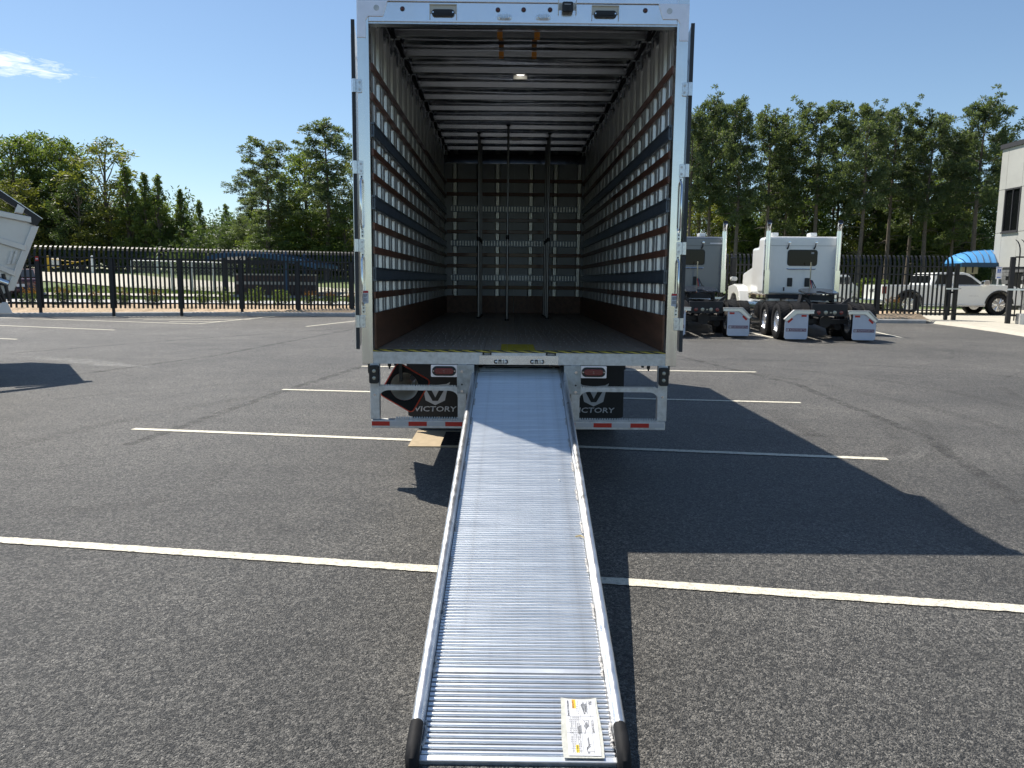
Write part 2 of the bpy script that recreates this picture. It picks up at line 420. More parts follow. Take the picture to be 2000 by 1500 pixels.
def rr(x0, x1, z0, z1, r, n=5):
    out = []
    for cx, cz, a in ((x1-r, z0+r, -90), (x1-r, z1-r, 0), (x0+r, z1-r, 90), (x0+r, z0+r, 180)):
        out += [(cx+r*math.cos(RAD(a+90*i/n)), cz+r*math.sin(RAD(a+90*i/n))) for i in range(n+1)]
    return out


def circ(x, z, r, n=16):
    return [(x+r*math.cos(2*math.pi*i/n), z+r*math.sin(2*math.pi*i/n)) for i in range(n)]


def lettering(name, text, height, width, m, parent, M, ext=.0012, bold=0.0):
    """flat letters, centred on the origin of M, reading along its x axis, up along its y axis"""
    c = bpy.data.curves.new(name, 'FONT'); c.body = text; c.size = 1; c.extrude = 0; c.offset = bold; c.resolution_u = 2
    o = bpy.data.objects.new(name, c); COL.objects.link(o)
    bpy.context.view_layer.update()
    me = bpy.data.meshes.new_from_object(o.evaluated_get(bpy.context.evaluated_depsgraph_get()))
    bpy.data.objects.remove(o); bpy.data.curves.remove(c)
    co = np.array([v.co[:] for v in me.vertices]); lo, hi = co.min(0), co.max(0)
    for v in me.vertices:
        x = (v.co.x-(lo[0]+hi[0])/2)*width/(hi[0]-lo[0]); y = (v.co.y-(lo[1]+hi[1])/2)*height/(hi[1]-lo[1])
        v.co = M @ Vector((x, y, 0))
    me.materials.clear(); me.materials.append(m)
    return link(name, me, parent)


def facing_back(x, y, z, shear=0.0):
    """frame for lettering on a face that looks towards -y"""
    return Matrix(((1, shear, 0, x), (0, 0, -1, y), (0, 1, 0, z), (0, 0, 0, 1)))


def structure(o): o['kind'] = 'structure'; return o


# ------------------------------------------------------------------ setting: ground
def grid_sheet(name, xs, ys, zf, m, keep=None):
    mb = MB(); nx = len(xs)
    for y in ys:
        for x in xs: mb.v.append((x, y, zf(x, y)))
    for j in range(len(ys)-1):
        for i in range(nx-1):
            if keep is None or keep((xs[i]+xs[i+1])/2, (ys[j]+ys[j+1])/2):
                mb.f.append((j*nx+i, j*nx+i+1, (j+1)*nx+i+1, (j+1)*nx+i)); mb.m.append(0)
    return structure(mb.build(name, m, smooth=True))


def kerb_y(x):
    pts = [(-60, 20.2), (-17.5, 26.8), (-12, 28.1), (-5.7, 28.7), (13.2, 27.7), (15.3, 27.7), (60, 27.7)]
    for (a, b), (c, d) in zip(pts, pts[1:]):
        if x <= c: return b+(d-b)*(x-a)/(c-a)
    return pts[-1][1]


fr = lambda a, b, n: [a+(b-a)*i/n for i in range(n+1)]
# parking lot: columns follow the kerb line
mb = MB(); xs = sorted(set(fr(-70, 70, 70)+[-17.5, -12, -5.7, 13.2, 15.3])); ts = fr(0, 1, 260)
for x in xs:
    ky = kerb_y(x)
    for t in ts:
        y = -60+(ky+60)*t if t < .5 else (-60+(ky+60)*.5)+(ky-(-60+(ky+60)*.5))*(t-.5)*2
        mb.v.append((x, y, gz(x, y)))
n = len(ts)
for i in range(len(xs)-1):
    for j in range(n-1):
        mb.f.append((i*n+j, (i+1)*n+j, (i+1)*n+j+1, i*n+j+1)); mb.m.append(0)
structure(mb.build('parking_lot', M_asphalt))

# land: one sheet to the horizon
gxs = [-900, -500, -250, -140, -90]+fr(-70, 70, 56)+[90, 140, 250, 500, 900]
gys = [-900, -400, -150, -62, -30, 0, 12, 20]+fr(24, 76, 52)+[85, 100, 130, 180, 260, 400, 900]
grid_sheet('ground', gxs, gys, lambda x, y: gz(x, y)-(.06 if y < kerb_y(x)+1.0 else 0.02 if y > 33 else .03), M_grass)
# mulch bed between kerb and fence
mb = MB(); bxs = [x for x in fr(-40, 15.2, 220)]; rng_ = random.Random(3); bts = fr(0, 1, 12)
for x in bxs:
    ky = kerb_y(x)+.16
    for k, t in enumerate(bts):
        y = ky+t*2.6
        mb.v.append((x, y, gz(x, kerb_y(x))+.13+.20*min(1, t*3.4)+(.0 if k in (0,) else rng_.uniform(-.03, .035))))
n = len(bts)
for i in range(len(bxs)-1):
    for j in range(n-1): mb.f.append((i*n+j, (i+1)*n+j, (i+1)*n+j+1, i*n+j+1)); mb.m.append(0)
structure(mb.build('mulch_bed', M_mulch))
# kerb stones
kx = fr(-34, 15.0, 20)
kroot = thing('kerb', None, None); kroot['kind'] = 'structure'
for a, b in zip(kx, kx[1:]):
    m_ = MB(); g_ = .006
    A = Vector((a+g_, kerb_y(a+g_), 0)); B = Vector((b-g_, kerb_y(b-g_), 0))
    za, zb = gz(a, A.y), gz(b, B.y)
    prof = [(0, -.1), (0, .11), (.03, .14), (.17, .14), (.17, -.1)]
    vs = [(A.x, A.y+p, za+q) for p, q in prof]+[(B.x, B.y+p, zb+q) for p, q in prof]
    m_.add(vs, [(0, 1, 2, 3, 4), (9, 8, 7, 6, 5)]+[(i, i+5, (i+1) % 5+5, (i+1) % 5) for i in range(5)])
    m_.build('kerb_stone', M_kerb, kroot)


def strip(name, pts, w, m, dz=.006, kind='structure', step=1.0, rag=0.0):
    """flat band on the ground along pts (x, y)"""
    mb = MB(); P = []; rag_ = random.Random(len(name)+int(abs(pts[0][0])*97))
    for (a, b) in zip(pts, pts[1:]):
        a, b = Vector(a[:2]), Vector(b[:2]); k = max(1, int((b-a).length/step))
        P += [a+(b-a)*i/k for i in range(k)]
    P.append(Vector(pts[-1][:2]))
    for i, p in enumerate(P):
        d = (P[min(i+1, len(P)-1)]-P[max(0, i-1)]).normalized(); nrm = Vector((-d.y, d.x))
        for s in (-1, 1):
            q = p+nrm*(s*(w/2+(rag_.uniform(-rag, rag*.6) if rag else 0))); mb.v.append((q.x, q.y, gz(q.x, q.y)+dz))
    for i in range(len(P)-1): mb.f.append((2*i, 2*i+2, 2*i+3, 2*i+1)); mb.m.append(0)
    o = mb.build(name, m); o['kind'] = kind
    return o


G = lambda a, b: tuple(on_ground(a, b)[:2])
for pts in ([(-7.5, 5.536), (7.0, 3.205)], [(-4.21, 8.605), (3.727, 7.39)], [(-3.46, 11.83), (4.21, 10.94)], [G(706, 715.6), G(1477, 727)],
            [G(-120, 631), G(224, 645)], [G(-100, 657), G(33, 663)], [G(598, 638), G(700, 626.5)], [G(-100, 617.5), G(385, 633)], [G(385, 633), G(556, 616)],
            [G(250, 622), G(520, 620)], [G(280, 625), G(490, 624)], [G(330, 628.6), G(440, 628)], [G(180, 619), G(545, 617.5)], [G(1432, 642), G(1510, 660)], [G(1700, 646.5), G(1762, 660)]):
    strip('parking_line', pts, .105, M_line, step=.025 if pts[0][1] < 13 else 1.0, rag=.006 if pts[0][1] < 13 else 0)
for pts in ([G(0, 692), G(350, 664), G(690, 641)], [G(130, 735), G(420, 695), G(690, 643)], [G(250, 870), G(560, 762), G(720, 712)], [G(1300, 690), G(1560, 752), G(1800, 850), G(2000, 985)]):
    strip('asphalt_joint', pts, (.15), M_seam, .004)
random.seed(5)
for (p0, p1, p2) in (((1760, 800), (1840, 880), (1700, 905)), ((1700, 812), (1760, 870), (1650, 890)), ((1300, 700), (1700, 740), (2000, 800)), ((1350, 712), (1650, 760), (2000, 850)), ((0, 880), (350, 800), (690, 745)), ((1500, 800), (1800, 980), (2000, 1150)), ((440, 905), (330, 970), (60, 1000)), ((1420, 700), (1800, 720), (2000, 742))):
    a, b, c = (Vector(G(*q)) for q in (p0, p1, p2))
    curve = [tuple((1-t)*(1-t)*a+2*t*(1-t)*(a*-.5+b*2-c*.5)+t*t*c) for t in fr(0, 1, 24)]
    strip('tyre_mark', curve, .22, M_skid, .003)
rm_ = random.Random(21)
for k in range(22):
    x0, y0 = rm_.uniform(2.5, 13), rm_.uniform(6, 22)
    if k % 2: x0 = -x0*1.2
    a0 = rm_.uniform(0, 6.28); rad = rm_.uniform(3, 9); sgn = rm_.choice((-1, 1)); span = rm_.uniform(.3, .9)
    cxx, cyy = x0-rad*math.cos(a0), y0-rad*math.sin(a0)
    arc_ = [(cxx+rad*math.cos(a0+sgn*span*t), cyy+rad*math.sin(a0+sgn*span*t)) for t in fr(0, 1, 16)]
    if any(p[1] > kerb_y(p[0])-.6 or p[1] < 3 for p in arc_): continue
    strip('tyre_mark', arc_, rm_.uniform(.05, .20), M_skid, .0022+.00002*k)
for k in range(7):
    strip('worn_marking', [G(40+k*22, 697+k*2.6), G(190+k*18, 703+k*2.4)], .05, M_scuff, .004)

# concrete driveway on the right
mb = MB()
cells = fr(12, 37, 25)
for j in range(len(cells)-1):
    y0, y1 = cells[j], cells[j+1]

    def lx(y):
        pts = [(37, 15.3), (27.9, 15.3), (25.9, 15.45), (23.9, 15.4), (22.6, 15.25), (20.5, 15.0), (12, 14.0)]
        for (ya, xa), (yb, xb) in zip(pts, pts[1:]):
            if y >= yb: return xa+(xb-xa)*(y-ya)/(yb-ya)
        return 14.0
    a0, a1 = lx(y0), lx(y1)
    mb.add([(a0, y0, gz(a0, y0)+.09), (45, y0, gz(45, y0)+.09), (45, y1, gz(45, y1)+.09), (a1, y1, gz(a1, y1)+.09), (a0-.12, y0, gz(a0, y0)-.02), (a1-.12, y1, gz(a1, y1)-.02)],
           [(0, 1, 2, 3), (4, 0, 3, 5)])
structure(mb.build('driveway', M_concrete, recalc=False))


# concrete road, path and drive beyond the left fence
def band(name, rows, m, dz=.05):
    mb = MB()
    for (x, y0, y1) in rows:
        mb.v += [(x, y0, gz(x, y0)+dz), (x, (y0+y1)/2, gz(x, (y0+y1)/2)+dz), (x, y1, gz(x, y1)+dz)]
    for i in range(len(rows)-1):
        for k in range(2): mb.f.append((3*i+k, 3*i+3+k, 3*i+4+k, 3*i+1+k)); mb.m.append(0)
    return structure(mb.build(name, m, recalc=False))


def xband(rows, step=2.0):
    out = []
    for (a, b) in zip(rows, rows[1:]):
        k = max(1, int((b[0]-a[0])/step))
        out += [tuple(a[q]+(b[q]-a[q])*i/k for q in range(3)) for i in range(k)]
    return out+[rows[-1]]


band('road', xband([(-90, 60, 78), (-41, 53, 66), (-30, 51, 62), (-22, 45, 54.5), (-12, 40.5, 47), (-4, 38.5, 44), (6, 37.5, 42)]), M_concrete)
band('footpath', xband([(-60, 38.5, 40), (-26, 38.3, 39.9), (-15, 38.0, 39.6), (-9, 37.5, 39.1)]), M_concrete, .06)
band('side_road', xband([(-60, 33.2, 35.6), (-20, 33.4, 35.8), (4, 33.6, 36)]), M_kerb, .04)

# drain with its concrete collar
drain = thing('storm_drain', 'black iron drain grate in a tan concrete collar under the bumper', 'drain', (-.55, 8.2, 0))
mb = MB()
for x0, x1, y0, y1 in ((-.46, -.13, -.42, .42), (.36, .68, -.42, .42), (-.13, .36, -.42, -.36), (-.13, .36, .36, .42)):
    mb.bx(x0, x1, y0, y1, -.1, .010)
mb.build('collar', M_apron, drain)
mb = MB().bx(-.13, .36, -.36, .36, -.05, .003); mb.build('pit_dark_plate', M_iron, drain)  # black plate over the asphalt, standing in for the dark of the pit
for i in range(8):
    MB().bx(-.13, .36, -.35+i*.09, -.30+i*.09, -.04, .016).build('bar', M_iron, drain)
for i in range(6):
    MB().bx(-.11+i*.085, -.08+i*.085, -.355, .355, -.04, .012).build('cross_bar', M_iron, drain)

# ------------------------------------------------------------------ the box truck (local: x right, y into the box, z up)
TX, TY = 0.10, 6.357
FL, LEN = 1.12, 7.61
truck = thing('box_truck', 'large white box truck with open rear doors and an empty cargo box', 'box truck', (TX, TY, 0))
RI = 3.94                                                    # underside of roof skin

# rear frame
for s in (-1, 1):
    x0, x1 = sorted((s*1.205, s*1.297))
    p = MB().bx(x0, x1, 0, .11, 1.008, 3.97).build('rear_post', M_stain, truck, bevel=.004)
    # hinges
    for z in (3.207, 2.583, 1.970, 1.358):
        h = MB().prism(rr(min(s*1.262, s*1.306), max(s*1.262, s*1.306), z-.052, z+.052, .012, 3), 'y', -.012, -.001).build('hinge', M_zinc, p, bevel=.002)
        MB().cyl((s*1.322, -.012, z-.05), (s*1.322, -.012, z+.05), .017, n=14).build('hinge_barrel', M_zinc, h, smooth=True)
        for dz in (-.026, .026): MB().cyl((s*1.279, -.018, z+dz), (s*1.279, -.011, z+dz), .009, n=10).build('hinge_bolt', M_galv, h, smooth=True)
    # grab handles on the post
    for (za, zb) in ((2.50, 2.10), (1.885, 1.49)):
        x = s*1.276
        h = MB().tube([(x, 0, za), (x, -.03, za-.01), (x-.0, -.05, za-.035), (x, -.05, zb+.035), (x, -.03, zb+.01), (x, 0, zb)], .0085, 8).build('grab_handle', M_chrome, p, smooth=True)
        for zz in (za+.03, zb-.035):
            MB().prism(rr(x-.013, x+.013, zz-.034, zz+.034, .01, 3), 'y', -.006, -.0005).build('handle_bracket', M_zinc, h)
            b_ = MB()
            for dz in (-.018, .012): b_.cyl((x, -.011, zz+dz), (x, -.005, zz+dz), .006, n=8)
            b_.build('bracket_bolt', M_blackm, h)
    st = MB().prism(rr(min(s*1.236, s*1.29), max(s*1.236, s*1.29), 1.505, 1.608, .004, 2), 'y', -.0016, -.0004).build('warning_sticker', M_paper, p)
    MB().bx(s*1.263-.026, s*1.263+.026, -.0026, -.0016, 1.590, 1.606).build('sticker_band', M_labelred, st)
    b_ = MB()
    for k in range(7):
        if k != 3: b_.bx(s*1.263-.021, s*1.263+.021-.006*(k % 3), -.0024, -.0016, 1.574-k*.0085, 1.5775-k*.0085)
    b_.build('sticker_text', M_print, st)
    # gusset plate at the top corner
    g = MB().prism([(s*1.294, 3.845), (s*1.053, 3.845), (s*1.091, 3.729), (s*1.206, 3.729), (s*1.226, 3.70), (s*1.226, 3.571), (s*1.294, 3.571)], 'y', -.008, -.0006).build('corner_gusset', M_gusset, truck, bevel=.002)
    MB().cyl((s*1.14, -.010, 3.79), (s*1.14, -.007, 3.79), .022, n=18).build('gusset_weld', M_galv, g, smooth=True)
header = MB().bx(-1.2045, 1.2045, .002, .11, 3.692, 3.838).build('header', M_header, truck, bevel=.004)
MB().bx(-1.2045, 1.2045, -.004, .11, 3.841, 3.97).build('roof_cap', M_header, truck, bevel=.004)
MB().bx(-1.2045, 1.2045, .012, .10, 3.680, 3.692).build('header_lip', M_zinc, header)
for x, z in ((-.939, 3.787), (-.196, 3.787), (.004, 3.790), (.210, 3.792), (.952, 3.795)):
    l_ = MB().lathe([(-.004, .017), (.001, .019), (.004, .019)], (x, -.001, z), 'y', 16).build('clearance_light', M_black, truck, smooth=True)
    MB().lathe([(-.010, .002), (-.008, .009), (-.004, .013)], (x, -.001, z), 'y', 14).build('lens', M_darkred, l_, smooth=True)
for x in (-.622, .640):
    z = 3.766 if x < 0 else 3.770
    rc = MB()
    rc.bx(x-.103, x+.103, -.0015, .0015, z-.012, z+.05); rc.bx(x-.106, x-.101, -.012, .001, z-.055, z+.05); rc.bx(x+.101, x+.106, -.012, .001, z-.055, z+.05); rc.bx(x-.106, x+.106, -.016, .001, z+.050, z+.056)
    rcp = rc.build('lamp_recess', M_cream, truck)
    MB().prism(rr(x-.088, x+.088, z-.036, z+.016, .024, 4), 'y', -.022, -.003).build('lamp_bar', M_black, rcp, bevel=.004)
    MB().bx(x-.066, x+.066, -.026, -.0225, z-.022, z-.008).build('lamp_lens', M_blackm, rcp, bevel=.001)
    b_ = MB()
    for dx in (-.077, .077): b_.cyl((x+dx, -.025, z-.008), (x+dx, -.021, z-.008), .006, n=10)
    b_.build('lamp_screw', M_chrome, rcp)
cm = MB()
cm.bx(.275, .412, -.0015, .0015, 3.79, 3.866); cm.bx(.272, .277, -.02, .001, 3.755, 3.866); cm.bx(.410, .415, -.02, .001, 3.755, 3.866)
cm = cm.build('camera_recess', M_cream, truck)
MB().prism(rr(.302, .386, 3.760, 3.838, .012, 3), 'y', -.055, -.002).build('rear_camera', M_black, cm, bevel=.006)
MB().bx(.318, .368, -.0565, -.055, 3.815, 3.819).build('camera_marking', M_paper, cm)
MB().cyl((.344, -.060, 3.785), (.344, -.054, 3.785), .012, n=14).build('camera_lens', M_blackm, cm)


def keeper(x, z, w):
    k = MB().prism(rr(x-w/2, x+w/2, z-.019, z+.019, .0185, 5), 'y', -.007, -.0005).build('latch_keeper', M_zinc, truck, bevel=.002)
    b_ = MB()
    for dx in (-w/2+.02, w/2-.02): b_.lathe([(-.014, .004), (-.012, .009), (-.006, .010)], (x+dx, 0, z), 'y', 10)
    b_.build('keeper_bolt', M_chrome, k, smooth=True)
    lug = MB()
    for dx, q in ((-.026, .006), (-.008, .005), (.012, .008), (.03, .006)): lug.bx(x+dx-q, x+dx+q, -.03, -.006, z-.014, z+.018 if q > .005 else z+.008)
    lug.build('keeper_lug', M_zinc, k, bevel=.002)


for x, z, w in ((-.146, 3.732, .118), (.157, 3.735, .118), (-.152, 1.036, .122), (.147, 1.038, .122)): keeper(x, z, w)

# sill
sill = MB()
for x0, x1 in ((-1.204, -.306), (-.230, .217), (.302, 1.204)): sill.bx(x0, x1, -.004, .07, 1.012, 1.110)
for x0, x1 in ((-.306, -.230), (.217, .302)): sill.bx(x0, x1, -.004, .07, 1.012, 1.088)
sill.build('rear_sill', M_galv, truck)
for x0, x1 in ((-.306, -.230), (.217, .302)):
    MB().bx(x0+.001, x1-.001, .03, .068, 1.089, 1.1095).build('sill_slot', M_black, truck)
    MB().bx(x0+.015, x1-.012, .018, .029, 1.090, 1.104).build('slot_latch', M_weld, truck)
sl = MB().bx(-.33, .32, -.007, -.0045, 1.013, 1.087).build('sill_reflection', M_header, truck)  # brighter sheet on the sill, imitating the ramp's reflection
# hazard edge: yellow and black print along the threshold
hz = bpy.data.materials.new('hazard_stripe'); hz.use_nodes = True
t_ = hz.node_tree; b_ = t_.nodes['Principled BSDF']; tcn = t_.nodes.new('ShaderNodeTexCoord'); mpn = t_.nodes.new('ShaderNodeMapping'); mpn.inputs['Rotation'].default_value = (0, RAD(-82), 0)
wv = t_.nodes.new('ShaderNodeTexWave'); wv.bands_direction = 'X'; wv.inputs['Scale'].default_value = 16; wv.inputs['Distortion'].default_value = .5
mpn.inputs['Rotation'].default_value = (0, RAD(80), 0)
cr_ = t_.nodes.new('ShaderNodeValToRGB'); cr_.color_ramp.interpolation = 'CONSTANT'; cr_.color_ramp.elements[0].color = (.02, .022, .026, 1); cr_.color_ramp.elements[1].position = .5; cr_.color_ramp.elements[1].color = (.46, .36, .05, 1)
t_.links.new(tcn.outputs['Object'], mpn.inputs[0]); t_.links.new(mpn.outputs[0], wv.inputs['Vector']); t_.links.new(wv.outputs['Fac'], cr_.inputs[0]); t_.links.new(cr_.outputs[0], b_.inputs['Base Color']); b_.inputs['Roughness'].default_value = .5
MB().bx(-1.204, 1.204, -.001, .06, 1.1115, 1.1255).build('threshold_tape', hz, truck)

# body shell
for s in (-1, 1):
    x0, x1 = sorted((s*1.245, s*1.262))
    MB().bx(x0, x1, .112, LEN+.06, 1.01, 3.955).build('outer_side_panel', M_white, truck)
    ws = MB().bx(*sorted((s*1.2385, s*1.2445)), .112, LEN+.04, 1.01, 3.935).build('inner_side_sheet', M_sheet, truck)
    # hat-section posts, 0.41 m apart
    lobe = lambda a, b: [(a, .014)]+[(a+.008+(b-a-.016)*q/6, .0235+.0045*math.sin(math.pi*q/6)) for q in range(7)]+[(b, .014)]
    prof = [(0, 0), (.010, 0)]+lobe(.016, .128)+[(.132, .010), (.140, .010)]+lobe(.144, .258)+[(.264, 0), (.274, 0), (.274, -.002), (0, -.002)]
    pm = MB().prism([(s*(1.238-d), a) for a, d in prof], 'z', 1.30, 3.86).mesh('wall_post', M_wallpost, smooth=True)
    for k in range(18):
        link('wall_post', pm, ws, (0, .13+k*.4075, 0))
    for z, hgt in ((3.385, .062), (3.155, .058), (2.725, .058), (2.530, .058), (2.135, .058), (1.940, .058), (1.570, .058)):
        MB().bx(*sorted((s*1.196, s*1.2095)), .114, LEN-.03, z-hgt/2, z+hgt/2).build('wood_slat', M_slat, truck, bevel=.003)
    for z in (2.900, 2.325, 1.742):
        tr = MB()
        hh = .112
        xa, xb = s*1.190, s*1.2095
        lo, hi = sorted((xa, xb))
        tr.bx(*sorted((s*1.206, s*1.2095)), .114, LEN-.04, z-.056, z+.056, 1)
        tr.bx(lo, hi, .113, LEN-.039, z-.0575, z-.040); tr.bx(lo, hi, .113, LEN-.039, z+.040, z+.0575)
        y = .13
        while y < LEN-.1:
            tr.bx(*sorted((s*1.192, s*1.2055)), y, y+.019, z-.0395, z+.0395); y += .0508
        tr.build('cargo_track', [M_track, M_black], truck)
    ys = fr(.114, LEN-.03, 3)
    for a, b in zip(ys, ys[1:]):
        MB().bx(*sorted((s*1.196, s*1.210)), a+.002, b-.002, FL+.002, 1.425).build('kick_board', M_ply, truck, bevel=.002)
    # rail, harness and brackets along the roof edge
    MB().prism([(s*1.238, 3.80), (s*1.238, 3.935), (s*1.13, 3.935), (s*1.13, 3.915), (s*1.205, 3.905), (s*1.222, 3.80)], 'y', .112, LEN).build('top_rail', M_bow, truck)
    ca = MB(); rnd = random.Random(4)
    for q in range(3):
        pts = [(s*(1.165-.014*q+rnd.uniform(-.004, .004)), .12+i*.2, 3.888-.012*(q % 2)+rnd.uniform(-.009, .004)-.014*abs(math.sin(i*.52))) for i in range(38)]
        ca.tube(pts, .008, 6)
    ca.build('wiring_harness', M_rubber, truck, smooth=True)
    for k in range(12):
        y = .43+k*.61
        b_ = MB(); b_.bx(*sorted((s*1.10, s*1.20)), y-.012, y+.012, 3.862, 3.870); b_.bx(*sorted((s*1.145, s*1.155)), y-.012, y+.012, 3.80, 3.862); b_.bx(*sorted((s*1.19, s*1.20)), y-.02, y+.02, 3.80, 3.90)
        b_.build('roof_bracket', M_zinc, truck)
MB().bx(-1.26, 1.26, .1115, LEN+.06, RI+.0165, RI+.03).build('roof_outer_skin', M_white, truck)
rs = MB(); nx, ny = 24, 200; rnd = random.Random(8)
for j in range(ny+1):
    for i in range(nx+1):
        x = -1.2365+2.473*i/nx; y = .112+(LEN-.08)*j/ny
        u = ((y-.43) % .61)/.61
        rs.v.append((x, y, RI+.014-.010*math.sin(u*math.pi)*math.cos(x*1.1)-.012*abs(math.sin(u*math.pi*2))*(.6+.4*math.sin(1.7*x+y*2.3))+.004*math.sin(5*x+y*1.7+math.sin(3*y))*math.sin(u*math.pi)))
for j in range(ny):
    for i in range(nx): rs.f.append((j*(nx+1)+i, j*(nx+1)+i+1, (j+1)*(nx+1)+i+1, (j+1)*(nx+1)+i)); rs.m.append(0)
roof = rs.build('roof_inner_skin', M_roofsheet, truck, smooth=True, recalc=False)
bowprof = [(-.070, 0), (-.038, 0), (-.028, -.050), (.028, -.050), (.038, 0), (.070, 0), (.062, .004), (-.062, .004)]
bm_ = MB().prism([(a, RI-.006+b) for a, b in bowprof], 'x', -1.14, 1.14).mesh('roof_bow', M_bow)
for k in range(12): link('roof_bow', bm_, truck, (0, .43+k*.61, 0))
for k, z in ((0, 0), (1, 0), (2, 0)):
    for x in (-.20, .15):
        xx = x*(1-.04*k)
        MB().bx(xx-.024, xx+.024, .43+k*.61-.0265, .43+k*.61+.0265, RI-.0595, RI-.0567).build('orange_tag', M_orange, truck)
        MB().bx(xx-.024, xx+.024, .43+k*.61-.0425, .43+k*.61-.0400, RI-.057, RI-.012).build('orange_tag', M_orange, truck)
for k, m_ in ((3, M_lamp), (9, M_cream)):
    y = .43+k*.61+.13
    h = MB().bx(-.062, .092, y-.01, y+.03, RI-.082, RI-.040).build('lamp_box', M_cream, truck, bevel=.004)
    MB().lathe([(-.020, .01), (-.017, .045), (-.008, .058), (0, .060)], (.015, y-.085, RI-.034), 'z', 20).build('dome_lens', m_, h, smooth=True)
    MB().lathe([(0, .066), (.028, .066)], (.015, y-.085, RI-.034), 'z', 20).build('dome_base', M_cream, h, smooth=True)

# floor
rnd = random.Random(2)
xs = fr(-1.196, 1.196, 8)
M_board = mat('oak_floor_boards', (.38, .295, .225), .40, 0, var=.16, vscale=8, stretch=(4, .5, 1), bump=.015, bscale=40, rvar=.08, obj_rand=.14, dirt=((.15, .14, .13), .45, 2.0))
for a, b in zip(xs, xs[1:]):
    MB().bx(a+.0012, b-.0012, .062, LEN-.02, FL-.03, FL).build('floor_board', M_board, truck)
MB().bx(-1.24, 1.24, .05, LEN+.05, FL-.06, FL-.032).build('floor_base', M_blackm, truck)
sc = MB()
for k in range(24):
    for i in range(34):
        x = -1.16+i*.0703+rnd.uniform(-.022, .022); y = .20+k*.305+rnd.uniform(-.006, .006)
        if k > 12 and i % 2: continue
        sc.add([(x+.0055*math.cos(q*1.0472), y+.0055*math.sin(q*1.0472), FL+.0035) for q in range(6)]+[(x+.007*math.cos(q*1.0472), y+.007*math.sin(q*1.0472), FL+.0005) for q in range(6)],
               [(0, 1, 2, 3, 4, 5)]+[(q, q+6, (q+1) % 6+6, (q+1) % 6) for q in range(6)])
o_ = sc.build('floor_screws', M_galvd, truck); o_['kind'] = 'stuff'
MB().bx(-1.195, 1.195, .064, .115, FL+.0012, FL+.0026).build('yellow_edge_strip', M_yellow, truck)
for a, b in ((-.155, -.101), (-.099, .078), (.080, .135)):
    MB().bx(a, b, .117, .72, FL+.0012, FL+.0028).build('yellow_grip_strip', M_yellow, truck)

# front wall of the cargo box
FY = LEN-.005
xs = fr(-1.238, 1.238, 4)
for a, b in zip(xs, xs[1:]):
    MB().bx(a+.001, b-.001, FY, FY+.03, FL, 3.80).build('front_wall_panel', M_frontsheet, truck)
MB().bx(-1.262, 1.262, FY+.031, FY+.06, 1.01, 3.955).build('outer_front_panel', M_white, truck)
cv = [(FY-.0, 3.73), (FY-.012, 3.78), (FY-.04, 3.83), (FY-.08, 3.87), (FY-.13, 3.90), (FY-.20, 3.93), (FY-.20, 3.938), (FY+.02, 3.938), (FY+.02, 3.73)]
MB().prism(cv, 'x', -1.237, 1.237).build('front_cove', M_roofsheet, truck, smooth=True)
for x in (-1.045, -.62, -.294, .293, .725, 1.14):
    MB().prism([(x-.045, FY-.001), (x-.034, FY-.001), (x-.026, FY-.024), (x-.006, FY-.024), (x-.003, FY-.016), (x+.003, FY-.016), (x+.006, FY-.024), (x+.026, FY-.024), (x+.034, FY-.001), (x+.045, FY-.001)], 'z', 1.42, 3.72).build('front_wall_post', M_wallpost, truck)
for z in (3.430, 3.200, 2.751, 2.551, 2.148, 1.954, 1.578):
    MB().bx(-1.19, 1.19, FY-.040, FY-.026, z-.031, z+.031).build('wood_slat', M_slat, truck, bevel=.003)
for z in (2.947, 2.350, 1.746):
    tr = MB()
    tr.bx(-1.12, 1.12, FY-.030, FY-.026, z-.056, z+.056)
    tr.bx(-1.121, 1.121, FY-.044, FY-.031, z-.058, z-.042); tr.bx(-1.121, 1.121, FY-.044, FY-.031, z+.042, z+.058)
    trp = tr.build('cargo_track', M_track, truck)
    tr = MB(); x = -1.115
    while x < 1.11: tr.bx(x, x+.020, FY-.043, FY-.0305, z-.0415, z+.0415); x += .0508
    tr.build('track_bars', M_trackz, trp)
for a, b in ((-1.195, -.003), (.003, 1.195)):
    MB().bx(a, b, FY-.040, FY-.026, FL+.002, 1.43).build('kick_board', M_ply, truck, bevel=.002)

# rear doors swung right round along the sides
for s in (-1, 1):
    hx, hy = s*1.318, .012
    ang = s*(RAD(7.2) if s > 0 else RAD(8.6))
    d = MB().bx(*sorted((0, s*.020)), 0, 1.23, 1.135, 3.70).build('rear_door', M_door, truck, (hx, hy, 0), (0, 0, -ang), bevel=.003)
    e = MB(); e.bx(*sorted((-s*.003, s*.026)), -.014, -.001, 1.13, 3.705); e.bx(*sorted((-s*.003, s*.026)), 1.231, 1.246, 1.13, 3.705)
    e.build('door_gasket', M_gasket, d)
    for yy in (.42, .98):
        MB().cyl((s*.036, yy, 1.10), (s*.036, yy, 3.72), .013, n=10).build('lock_rod', M_zinc, d, smooth=True)
    st = MB()
    st.tube([(s*-.06, -.0, 3.40), (s*-.02, .10, 3.42), (s*.0, .25, 3.50)], .005, 6)
    st.build('door_hold_back_cable', M_zinc, d, smooth=True)

